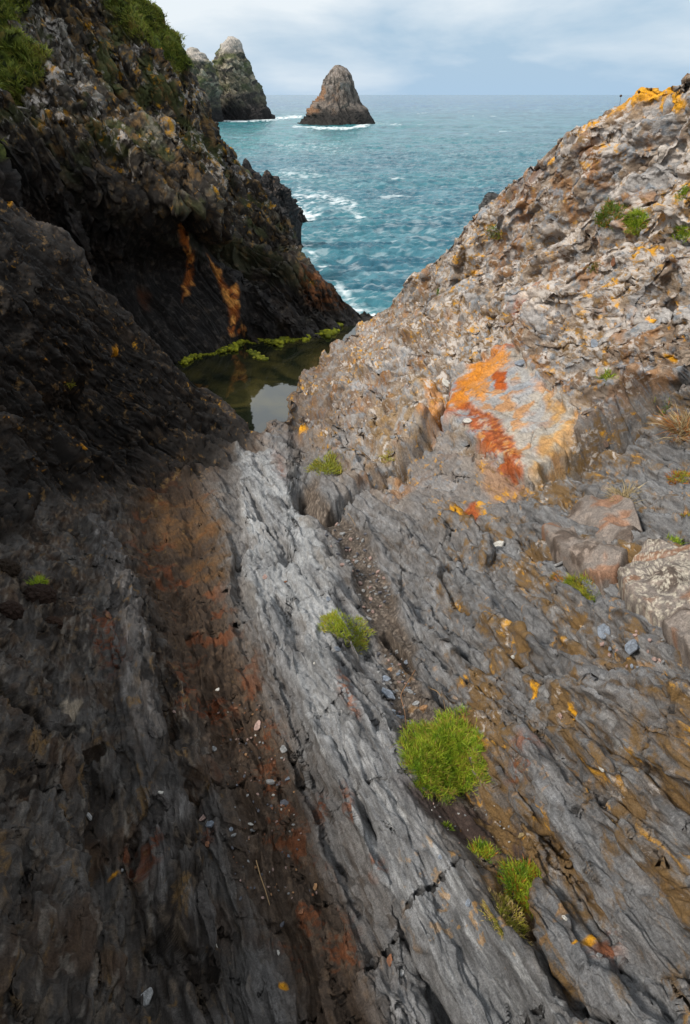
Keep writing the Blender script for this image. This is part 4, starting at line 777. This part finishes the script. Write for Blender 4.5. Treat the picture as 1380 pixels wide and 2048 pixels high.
tuft(880, 588, 10, DG1, GR1, 'small dark green tuft on the steep slope above the bar', n=180, ln=.6, group=g_)
tuft(1337, 780, 32, GR1, GR2, 'bright green tuft with reddish base on top of the dark gap', n=1000, ln=.6, tip=((.4, .14, .04), .2), extra=[(1308, 795, 18)], group=g_)
tuft(1266, 845, 28, DG1, GR2, 'round dark green tuft in the middle of the dark gap', n=800, ln=.6, tip=(OT, .08), group=g_)
tuft(1172, 918, 26, GR1, YG2, 'long green tuft at the lower end of the dark gap', n=700, ln=.55, extra=[(1205, 908, 18)], tip=(OT, .12), group=g_)
tuft(1303, 932, 13, GR1, YG2, 'small yellow-green tuft on blue slate below the dark gap', n=250, ln=.5, group=g_)
tuft(1362, 958, 22, YG1, YG2, 'orange and green tuft at the right edge below the dark gap', n=400, ln=.5, tip=(OT, .4), group=g_)
tuft(1335, 1096, 30, GR1, GR2, 'bright green tuft above the lichen spotted boulder', n=900, ln=.45, group=g_)
tuft(1368, 1042, 18, YG1, YG2, 'mustard yellow clump at the right edge above the green tuft', n=300, ln=.5, tip=(OT, .4), group=g_)
tuft(1245, 1000, 26, ST1, ST2, 'dry straw coloured tuft spilling over the blue slate', n=260, ln=1.1, name='dry_grass_tuft', droop=.9, group=g_)
tuft(1362, 855, 30, ST1, ST2, 'dry brown tuft of dead stems at the right edge', n=200, ln=1.1, name='dry_grass_tuft', droop=.9, tip=(OT, .3), group=g_)
tuft(232-92, 770, 10, YG1, YG2, 'tiny yellow sprig on the black near slope', n=90, ln=.6, group=g_)
tuft(80, 1172, 16, DG1, GR2, 'thin green blades topping a dark moss cushion', n=60, ln=1.1, w=.003, group=g_)

# grass on the cliff
parts = []
rs = np.random.RandomState(5)
Pb = Bs.P; gmm = gm.reshape(Bs.shape)[:Bs.nr]
idx = np.argwhere(gmm > .5); idx = idx[(Bs.px.reshape(Bs.shape)[idx[:, 0], idx[:, 1]] > -60) & (Bs.py.reshape(Bs.shape)[idx[:, 0], idx[:, 1]] > -60)]
pick = idx[rs.randint(0, len(idx), 1500)]
for k, (i, j) in enumerate(pick):
    c1 = [(.08, .13, .012), (.15, .18, .02), (.26, .22, .045)][k % 3]
    parts.append(blades(Pb[i, j], Bs.N[i, j], .09, 14, .075, .010, c1, (.24, .27, .04), k, .4, .6))
tag(bladeobj('cliff_grass', parts), 'short green and yellow turf on the top ledges of the left cliff', 'grass', kind='stuff')

# ------------------------------------------------------------------ stones
def stone_mesh(R, thick, seed, sides=None, nu=28, spots=None, col_=(.2, .21, .23), sharp=.5):
    rs = np.random.RandomState(seed); k = sides or rs.randint(5, 8); an = np.sort((np.arange(k)+rs.uniform(-.32, .32, k))/k*2*math.pi); ra = rs.uniform(.7, 1.05, k); el = rs.uniform(.42, .8)
    pts = np.stack([np.cos(an)*ra, np.sin(an)*ra*el], 1); th = np.linspace(0, 2*math.pi, nu, endpoint=False); rad = np.zeros(nu)
    for i, t_ in enumerate(th):
        d = np.array([math.cos(t_), math.sin(t_)])
        for a in range(k):
            p = pts[a]; q = pts[(a+1) % k]; M = np.array([[d[0], p[0]-q[0]], [d[1], p[1]-q[1]]])
            if abs(np.linalg.det(M)) > 1e-6:
                s_, u_ = np.linalg.solve(M, p)
                if s_ > 0 and -1e-6 <= u_ <= 1+1e-6: rad[i] = s_
    rings = [(0, 1), (.55, 1.0), (.88, .97), (.97, .85), (1, .5), (1, 0), (.93, -.5), (.5, -.8), (0, -.85)]
    V = np.array([[math.cos(t_)*rad[i]*f_, math.sin(t_)*rad[i]*f_, h_*thick/R] for f_, h_ in rings for i, t_ in enumerate(th)])*R
    til = rs.uniform(-.25, .25, 2); V[:, 2] += (V[:, 0]*til[0]+V[:, 1]*til[1])*.4+rs.normal(0, thick*.04, len(V))
    c = np.tile(np.array(col_)*rs.uniform(.85, 1.15), (len(V), 1)); return V, gridfaces(len(rings), nu, True)[:, ::-1], c
def orient(o, p, n, rz, sink=0):
    n = np.array(n)*.75+np.array([0, 0, .25]); n /= np.linalg.norm(n); x = np.array([math.cos(rz), math.sin(rz), 0]); x -= x@n*n; x /= np.linalg.norm(x); y = np.cross(n, x)
    from mathutils import Matrix
    M = Matrix(((x[0], y[0], n[0], p[0]+n[0]*sink), (x[1], y[1], n[1], p[1]+n[1]*sink), (x[2], y[2], n[2], p[2]+n[2]*sink), (0, 0, 0, 1))); o.matrix_world = M
BL = (.19, .215, .255); GY = (.24, .24, .24); PK = (.32, .22, .19); RD = (.19, .085, .045); WH = (.48, .46, .42); OG = (.32, .18, .09); DK = (.10, .10, .115)
STN = [(775, 1388, 22, BL, 'blue-grey slate chip, biggest in the gravel pile above the green cushion'), (783, 1342, 13, OG, 'orange flat chip at the top of the gravel pile'), (770, 1360, 15, BL, 'pale blue chip between the orange chip and the biggest blue chip'), (815, 1325, 9, BL, 'upright narrow bluish chip above the gravel pile'),
 (795, 1305, 8, GY, 'small grey chip above the narrow bluish chip'), (820, 1385, 12, GY, 'grey chip beside the dry twig in the gravel'), (848, 1418, 11, OG, 'orange brown chip right of the dry twig'), (798, 1435, 12, BL, 'blue chip low in the gravel pile'), (832, 1408, 10, GY, 'light grey chip in the middle of the gravel pile'),
 (540, 1567, 12, GY, 'light grey pebble, left of a pair in the brown trough'), (557, 1570, 10, PK, 'pinkish pebble, right of a pair in the brown trough'), (576, 1558, 8, BL, 'round bluish pebble right of the pebble pair'), (570, 1610, 12, DK, 'dark lens shaped chip below the pebble pair'), (568, 1500, 11, GY, 'grey rounded chip above the pebble pair'),
 (427, 1500, 9, GY, 'pale grey oval pebble on the left brown rubble'), (516, 1453, 13, PK, 'pink and blue triangular chip in the rubble trough'), (405, 1637, 14, PK, 'pink stone standing by the end of the left grey strip'), (420, 1650, 13, BL, 'flat bluish chip leaning on the pink stone'), (322, 1587, 7, WH, 'small whitish chip on the left grey strip'), (175, 1635, 11, GY, 'pale square chip on the dark left rock'),
 (500, 1650, 7, WH, 'whitish pebble below the dark lens shaped chip'), (506, 1662, 7, GY, 'grey pebble touching the whitish pebble'), (576, 1712, 7, BL, 'tiny blue pebble beside the dry stalk'), (632, 1775, 9, OG, 'orange sliver standing right of the dry stalk'), (565, 1852, 9, DK, 'dark pebble below the dry stalk'), (602, 1825, 9, RD, 'rust red chip right of the dark pebble'),
 (430, 1895, 10, WH, 'white bent flake near the bottom of the trough'), (556, 1906, 6, WH, 'small white pebble near the bottom of the picture'), (293, 1998, 22, GY, 'long grey-brown stone near the bottom left corner'), (882, 1714, 9, BL, 'blue oval chip on the pale slab'), (938, 1805, 10, BL, 'long blue chip on the slab left of the withered clump'), (1128, 1837, 8, WH, 'small pale pebble right of the withered clump'),
 (1198, 1912, 11, GY, 'round grey pebble against the rusty red patch'), (1197, 1985, 16, WH, 'pale grey flat stone in the bottom right'), (800, 1948, 12, GY, 'grey chip in the lower middle of the slab'), (780, 1922, 14, RD, 'red-brown chip lying lengthwise above the grey chip'), (1210, 1263, 24, BL, 'blue slate plate, left of two below the boulders'), (1268, 1292, 22, BL, 'blue slate plate, right of two below the boulders'),
 (998, 1092, 20, WH, 'long white-blue sliver lying on the ledge below the rusty face'), (1120, 1130, 18, GY, 'upright grey wedge above the rusty yellow tuft'), (1041, 728, 17, BL, 'blue-grey block stuck to the top of the rusty face'), (891, 766, 13, WH, 'pale stone perched on the crest left of the rusty face'), (935, 843, 14, WH, 'pale four-sided stone within the rust red hollow'),
 (1277, 883, 13, BL, 'pink and blue chip on the slate right of the dark gap'), (1210, 888, 11, (.12, .08, .06), 'brown block wedged in the dark gap'), (1228, 525, 13, RD, 'rust red angular stone beside the faded tuft'), (1305, 750, 28, (.24, .19, .17), 'brown-grey flat stone above the gap at the right'), (1255, 750, 26, GY, 'pale grey plate left of the brown-grey stone'), (1190, 690, 16, BL, 'bluish chip set in the bank above the lichen patch'),
 (530, 1155, 10, PK, 'pinkish chip on the upper pale slab'), (570, 1165, 6, RD, 'small red chip beside the pinkish chip'), (635, 1325, 6, WH, 'lone white chip on the slab below the moss'), (1027, 1313, 8, WH, 'round whitish pebble among mustard lichen'), (1122, 1435, 9, PK, 'thin pink chip below the orange lichen ring'), (1205, 1530, 9, WH, 'pale chip stuck in the ridges at the right'),
 (675, 1300, 9, BL, 'blue chip at the lower edge of the moss tuft'), (690, 1308, 9, GY, 'grey chip right of the blue chip below the moss'), (660, 1160, 14, GY, 'rounded grey stone in the gravel channel'), (655, 1200, 10, BL, 'small grey stone at the edge of the gravel channel'), (436, 1380, 6, WH, 'tiny white pebble in the rusty rubble'), (350, 1425, 8, PK, 'pink chip in the rusty rubble'),
 (415, 1690, 8, RD, 'rust red chip at the tail of the left grey strip'), (460, 1660, 7, BL, 'small blue pebble in the upper trough'), (468, 1672, 8, GY, 'grey pebble below the small blue pebble'), (240, 1745, 9, GY, 'grey pebble in the orange hollow on the left'), (1043, 1672, 12, ST1, 'straw coloured flake at the right of the bare soil')]
sc_i = 0
for i, (sx, sy, sr, c_, lb) in enumerate(STN):
    p, n = A.lookup(sx, sy); R = sr*scale_at(p)*1.05; th = R*(.16 if R > .02 else (.24 if i % 3 else .32))
    V, Fc, cc = stone_mesh(R, th, i+100, col_=c_)
    o = mesh_np('stone', V, Fc, M_stone, cc, smooth=False); orient(o, p, n, random.uniform(0, 6.28), th*.7); tag(o, lb, 'stone', 'loose stones on the rock')
# small chips sharing a label per place
def chips(n, box, lab, cols_, rmin=2.5, rmax=6, grp='gravel chips', seed=0):
    rs = np.random.RandomState(seed)
    for i in range(n):
        k = i
        if i < 6 or True:
            u, v = rs.rand(2); x_ = box[0][0]*(1-u)*(1-v)+box[1][0]*u*(1-v)+box[2][0]*u*v+box[3][0]*(1-u)*v; y_ = box[0][1]*(1-u)*(1-v)+box[1][1]*u*(1-v)+box[2][1]*u*v+box[3][1]*(1-u)*v
        p, nn = A.lookup(x_, y_); R = rs.uniform(rmin, rmax)*scale_at(p); V, Fc, cc = stone_mesh(R, R*.4, 900+seed*50+i, nu=12, col_=cols_[rs.randint(len(cols_))])
        o = mesh_np('chip', V, Fc, M_stone, cc, smooth=False); orient(o, p, nn, rs.rand()*6.28, R*.3); tag(o, lab, 'stone chip', grp)
chips(60, [(745, 1310), (800, 1300), (870, 1440), (795, 1460)], 'small slate chip in the gravel pile above the green cushion', [BL, GY, OG, PK, GY, DK], grp='gravel pile above the green cushion', seed=1)
chips(150, [(430, 1400), (540, 1400), (640, 1800), (470, 1800)], 'small chip scattered in the brown trough left of the pale slab', [GY, PK, RD, OG, DK, WH, DK], rmin=1.5, rmax=5, grp='chips in the brown trough', seed=2)
chips(90, [(640, 1050), (720, 1040), (800, 1230), (740, 1250)], 'small chip in the gravel channel right of the pale slab', [GY, DK, PK, GY], rmin=2, rmax=7, grp='chips in the gravel channel', seed=3)
chips(30, [(840, 1610), (980, 1600), (1040, 1690), (900, 1690)], 'tiny chip on the bare brown soil', [GY, PK, WH], rmin=1.5, rmax=3.5, grp='chips on the bare soil', seed=4)
chips(24, [(1180, 1270), (1290, 1250), (1380, 1330), (1260, 1350)], 'small slate chip below the two blue plates', [BL, GY, PK], rmin=3, rmax=8, grp='chips below the blue plates', seed=5)

# embedded boulders
def boulder(outline, thick, label, basec, fn, seed, name='boulder'):
    O = np.array(outline, float); c = O.mean(0); nu, nr = 150, 46
    per = np.concatenate([O, O[:1]]); seg = np.linalg.norm(np.diff(per, axis=0), axis=1); cu = np.concatenate([[0], np.cumsum(seg)]); uu = np.linspace(0, cu[-1], nu, endpoint=False)
    ox = np.interp(uu, cu, per[:, 0]); oy = np.interp(uu, cu, per[:, 1])
    # local plane from the ground around the outline
    pts = np.array([A.lookup(a, b)[0] for a, b in zip(ox[::6], oy[::6])]); cen = pts.mean(0); _, _, vt = np.linalg.svd(pts-cen); n = vt[2]; n = n if n[2] > 0 else -n
    def on(a, b): r0 = ray(a, b); t_ = ((cen-np.array([0, 0, CAMZ]))@n)/(r0@n); return np.array([0, 0, CAMZ])+r0*t_[..., None]
    E = on(ox, oy); cc = on(c[0], c[1])if False else on(np.array([c[0]]), np.array([c[1]]))[0]
    fs = np.concatenate([np.linspace(0, .9, 30), np.linspace(.915, 1.0, 12), [1.015, 1.02, 1.02, 1.0]]); hs = np.concatenate([np.full(30, 1.), np.sqrt(np.clip(1-np.linspace(0.05, 1, 12)**2, 0, 1))*.75+.25, [.0, -.6, -1.3, -2]])
    V = cc+(E-cc)[None]*fs[:, None, None]+n*(hs*thick)[:, None, None]; nr = len(fs); V = V.reshape(-1, 3); q = V*1.0
    e, i1, _ = facet(q[:, 0]*5, q[:, 1]*5, q[:, 2]*5, seed); e2, i2, _ = facet(q[:, 0]*18, q[:, 1]*18, q[:, 2]*18, seed+5); hf = np.repeat(np.clip(hs, 0, 1), nu)
    V = V+n*((.06*crease(q[:, 0]*3, q[:, 1]*3, q[:, 2]*3, 3, seed)+.035*e+.008*e2+.02*fbm(q[:, 0]*4, q[:, 1]*4, q[:, 2]*4, 4, seed))*hf)[:, None]
    col = fn(q); o = mesh_np(name, V, gridfaces(nr, nu, True), M_stone, np.concatenate([col, np.full((len(col), 1), .75)], 1)); return tag(o, label, 'boulder', 'boulders on the right bank')
def bc1(q):
    c = np.tile(np.array([.19, .16, .14], f4), (len(q), 1)); a = fbm(q[:, 0]*5, q[:, 1]*5, q[:, 2]*5, 4, 3); b = fbm(q[:, 0]*22, q[:, 1]*22, q[:, 2]*22, 3, 4); mixc(c, (.10, .075, .06), ss(0, .35, a)); mixc(c, (.30, .24, .2), ss(.15, .35, b)*.6); mixc(c, (.28, .12, .05), ss(.2, .4, -a)*.6); return c
def bc2(q):
    c = bc1(q)*.9; _, i1, ed = facet(q[:, 0]*62, q[:, 1]*62, q[:, 2]*62, 77); b = fbm(q[:, 0]*60, q[:, 1]*60, q[:, 2]*60, 3, 8); mixc(c, (.46, .41, .33), ss(.12, .3, ed+b*.25)*ss(.35, .5, i1+b*.2)*.8); return c
boulder([(1085, 1080), (1150, 1035), (1215, 992), (1275, 1030), (1288, 1075), (1262, 1120), (1235, 1168), (1205, 1185), (1165, 1150), (1115, 1120)], .07, 'smooth brown boulder above the bright yellow-green tuft', None, bc1, 3)
boulder([(1238, 1172), (1300, 1115), (1390, 1125), (1440, 1180), (1400, 1250), (1320, 1262), (1255, 1225)], .08, 'brown boulder covered in pale ring lichen at the right edge', None, bc2, 5)
boulder([(1330, 1290), (1390, 1225), (1460, 1240), (1460, 1330), (1390, 1340)], .06, 'pale buff boulder cut by the right edge below the ring lichen one', None, bc1, 8)

# dark moss cushions on the left wall
def cushion(sx, sy, r, label, c_, sd):
    p, n = A.lookup(sx, sy); R = r*scale_at(p); nu, nv = 90, 44; th = np.linspace(0, 2*math.pi, nu, endpoint=False); ph = np.linspace(0, math.pi*.62, nv)
    g = np.array([[(math.sin(a)*math.cos(t_), math.sin(a)*math.sin(t_), math.cos(a)*.7) for t_ in th] for a in ph]).reshape(-1, 3); q = g*3+sd
    g = g*(1+.22*fbm(q[:, 0], q[:, 1], q[:, 2], 3, sd)+.10*fbm(q[:, 0]*5, q[:, 1]*5, q[:, 2]*5, 3, sd))[:, None]*R; cc = np.tile(np.array(c_)*.6, (len(g), 1))*(1+.5*fbm(q[:, 0]*6, q[:, 1]*6, q[:, 2]*6, 2, sd))[:, None]
    o = mesh_np('moss_cushion', g, gridfaces(nv, nu, True), M_moss, np.clip(cc, .003, 1)); orient(o, p, n, 0, 0); tag(o, label, 'moss', 'dark moss cushions on the left rock')
cushion(80, 1192, 30, 'dark maroon moss cushion topped with a few green blades', (.030, .014, .008), 1); cushion(14, 1138, 24, 'dark moss cushion at the left edge, highest of four', (.028, .016, .008), 2); cushion(22, 1222, 24, 'dark moss cushion at the left edge below the highest one', (.03, .014, .008), 3); cushion(108, 1246, 17, 'smallest dark moss cushion, lower right of the others', (.04, .018, .009), 4)

# ------------------------------------------------------------------ twigs and stalks
def tube(pts, r, name, label, col_, cat='twig', lift=None, group=None):
    pts = np.array(pts, float); n = 8*len(pts); u = np.linspace(0, len(pts)-1, n); P = np.stack([np.interp(u, np.arange(len(pts)), pts[:, k]) for k in range(3)], 1)
    for _ in range(6): P[1:-1] = (P[:-2]+P[1:-1]*2+P[2:])/4
    T = np.gradient(P, axis=0); T /= np.linalg.norm(T, axis=1)[:, None]; a = np.cross(T, [.3, .5, .8]); a /= np.linalg.norm(a, axis=1)[:, None]; b = np.cross(T, a); th = np.linspace(0, 2*math.pi, 6, endpoint=False)
    rad = r*np.linspace(1.1, .5, n)[:, None, None]; V = P[:, None]+(a[:, None]*np.cos(th)[None, :, None]+b[:, None]*np.sin(th)[None, :, None])*rad
    return tag(mesh_np(name, V.reshape(-1, 3), gridfaces(n, 6, True), M_twig, np.tile(np.array(col_), (n*6, 1))), label, cat, group)
def twig(path, label, r=.0016, col_=(.34, .22, .11)):
    L_ = []
    for i, (a, b) in enumerate(path): p, n = A.lookup(a, b); L_.append(p+np.array([0, 0, .012+.006*(i % 2)]))
    tube(L_, r, 'twig', label, col_, group='dry twigs on the rock')
twig([(510, 1725), (522, 1760), (532, 1785), (540, 1818)], 'straight pale stalk lying in the brown trough')
twig([(832, 1345), (812, 1375), (800, 1395), (810, 1430), (812, 1462)], 'crooked brown twig crossing the gravel pile', .0018, (.30, .16, .08))
twig([(850, 1378), (872, 1388), (886, 1405), (890, 1428)], 'arched pale twig ending in the green cushion')
twig([(688, 1020), (700, 1038), (712, 1055)], 'short thin twig at the top of the gravel channel', .0022)
twig([(1315, 815), (1335, 850), (1370, 865)], 'arching brown stem from the reddish tuft', .0025, (.32, .18, .10))
for k, (sx, sy, hgt, lb) in enumerate([(1235, 222, .11, 'leftmost dead flower stalk on the right skyline'), (1273, 200, .06, 'middle dead flower stalk on the right skyline'), (1298, 192, .05, 'rightmost dead flower stalk on the right skyline')]):
    p, n = A.lookup(sx, sy); s_ = tube([p, p+np.array([.01, 0, hgt*.5]), p+np.array([.004, 0, hgt])], .002, 'flower_stalk', lb, (.10, .07, .04), 'dead flower', group='dead flower stalks on the skyline')
    th = np.linspace(0, 2*math.pi, 10, endpoint=False); ph = np.linspace(0, math.pi, 7); g = np.array([[(math.sin(a)*math.cos(t_), math.sin(a)*math.sin(t_), math.cos(a)*.8) for t_ in th] for a in ph]).reshape(-1, 3)*.011*(1+.15*np.random.RandomState(k).rand(70, 1))
    mesh_np('flower_head', g+p+np.array([.004, 0, hgt]), gridfaces(7, 10, True), M_twig, np.tile(np.array([.07, .045, .03]), (70, 1)), parent=s_)

# ------------------------------------------------------------------ sky and sun
SUN_DIR = np.array([-.72, -.32, .86]); SUN_DIR /= np.linalg.norm(SUN_DIR)
w = bpy.data.worlds.new('World'); bpy.context.scene.world = w; w.use_nodes = True; nt = w.node_tree; L = nt.links; bg = nt.nodes['Background']
sky = nt.nodes.new('ShaderNodeTexSky'); sky.sky_type = 'NISHITA'; sky.sun_disc = False; sky.sun_elevation = math.asin(SUN_DIR[2]); sky.sun_rotation = math.atan2(SUN_DIR[0], SUN_DIR[1]); sky.air_density = 1.0; sky.dust_density = .6; sky.ozone_density = 1.5
tc = nt.nodes.new('ShaderNodeTexCoord'); sx = nt.nodes.new('ShaderNodeSeparateXYZ'); L.new(tc.outputs['Generated'], sx.inputs[0])
mp = nt.nodes.new('ShaderNodeMapping'); mp.inputs['Scale'].default_value = (1, 1, 3.6); mp.inputs['Location'].default_value = (.35, 0, .2); L.new(tc.outputs['Generated'], mp.inputs[0])
nz_ = nt.nodes.new('ShaderNodeTexNoise'); nz_.inputs['Scale'].default_value = 4.2; nz_.inputs['Detail'].default_value = 8; nz_.inputs['Roughness'].default_value = .52; nz_.inputs['Distortion'].default_value = .25; L.new(mp.outputs[0], nz_.inputs['Vector'])
# thicker cloud higher up and to the left
ad = nt.nodes.new('ShaderNodeMath'); ad.operation = 'MULTIPLY_ADD'; L.new(sx.outputs['X'], ad.inputs[0]); ad.inputs[1].default_value = -.22; L.new(nz_.outputs[0], ad.inputs[2])
ad2 = nt.nodes.new('ShaderNodeMath'); ad2.operation = 'MULTIPLY_ADD'; L.new(sx.outputs['Z'], ad2.inputs[0]); ad2.inputs[1].default_value = 2.2; ad2.use_clamp = False; L.new(ad.outputs[0], ad2.inputs[2])
mr = nt.nodes.new('ShaderNodeMapRange'); mr.inputs[1].default_value = .50; mr.inputs[2].default_value = .86; mr.inputs[3].default_value = .08; mr.inputs[4].default_value = .9; L.new(ad2.outputs[0], mr.inputs[0])
mixn = nt.nodes.new('ShaderNodeMix'); mixn.data_type = 'RGBA'; L.new(mr.outputs[0], mixn.inputs['Factor']); hzr = nt.nodes.new('ShaderNodeMapRange'); hzr.inputs[1].default_value = 0; hzr.inputs[2].default_value = .35; hzr.inputs[3].default_value = 1; hzr.inputs[4].default_value = .25; L.new(sx.outputs['Z'], hzr.inputs[0])
bl = nt.nodes.new('ShaderNodeMix'); bl.data_type = 'RGBA'; L.new(hzr.outputs[0], bl.inputs['Factor']); L.new(sky.outputs[0], bl.inputs['A']); bl.inputs['B'].default_value = (4.0, 5.9, 7.9, 1); L.new(bl.outputs['Result'], mixn.inputs['A']); mixn.inputs['B'].default_value = (9.2, 9.8, 10.2, 1)
L.new(mixn.outputs['Result'], bg.inputs[0]); bg.inputs[1].default_value = .096
sd = bpy.data.lights.new('sun', 'SUN'); sd.energy = 3.7; sd.angle = math.radians(12); sd.color = (1, .935, .84); so = bpy.data.objects.new('sun', sd); C.objects.link(so)
from mathutils import Vector
so.rotation_euler = Vector(-SUN_DIR).to_track_quat('-Z', 'Y').to_euler()

cam = bpy.data.cameras.new('camera'); co = bpy.data.objects.new('camera', cam); C.objects.link(co); co.location = (0, 0, CAMZ); co.rotation_euler = (math.pi/2-PITCH, 0, 0)
cam.sensor_fit = 'VERTICAL'; cam.sensor_height = 36; cam.sensor_width = 36*1380/2048; cam.lens = 22; cam.clip_start = .02; cam.clip_end = 60000
sc = bpy.context.scene; sc.camera = co
sc.view_settings.view_transform = 'Standard'; sc.view_settings.look = 'None'; sc.view_settings.exposure = 0; sc.view_settings.gamma = 1
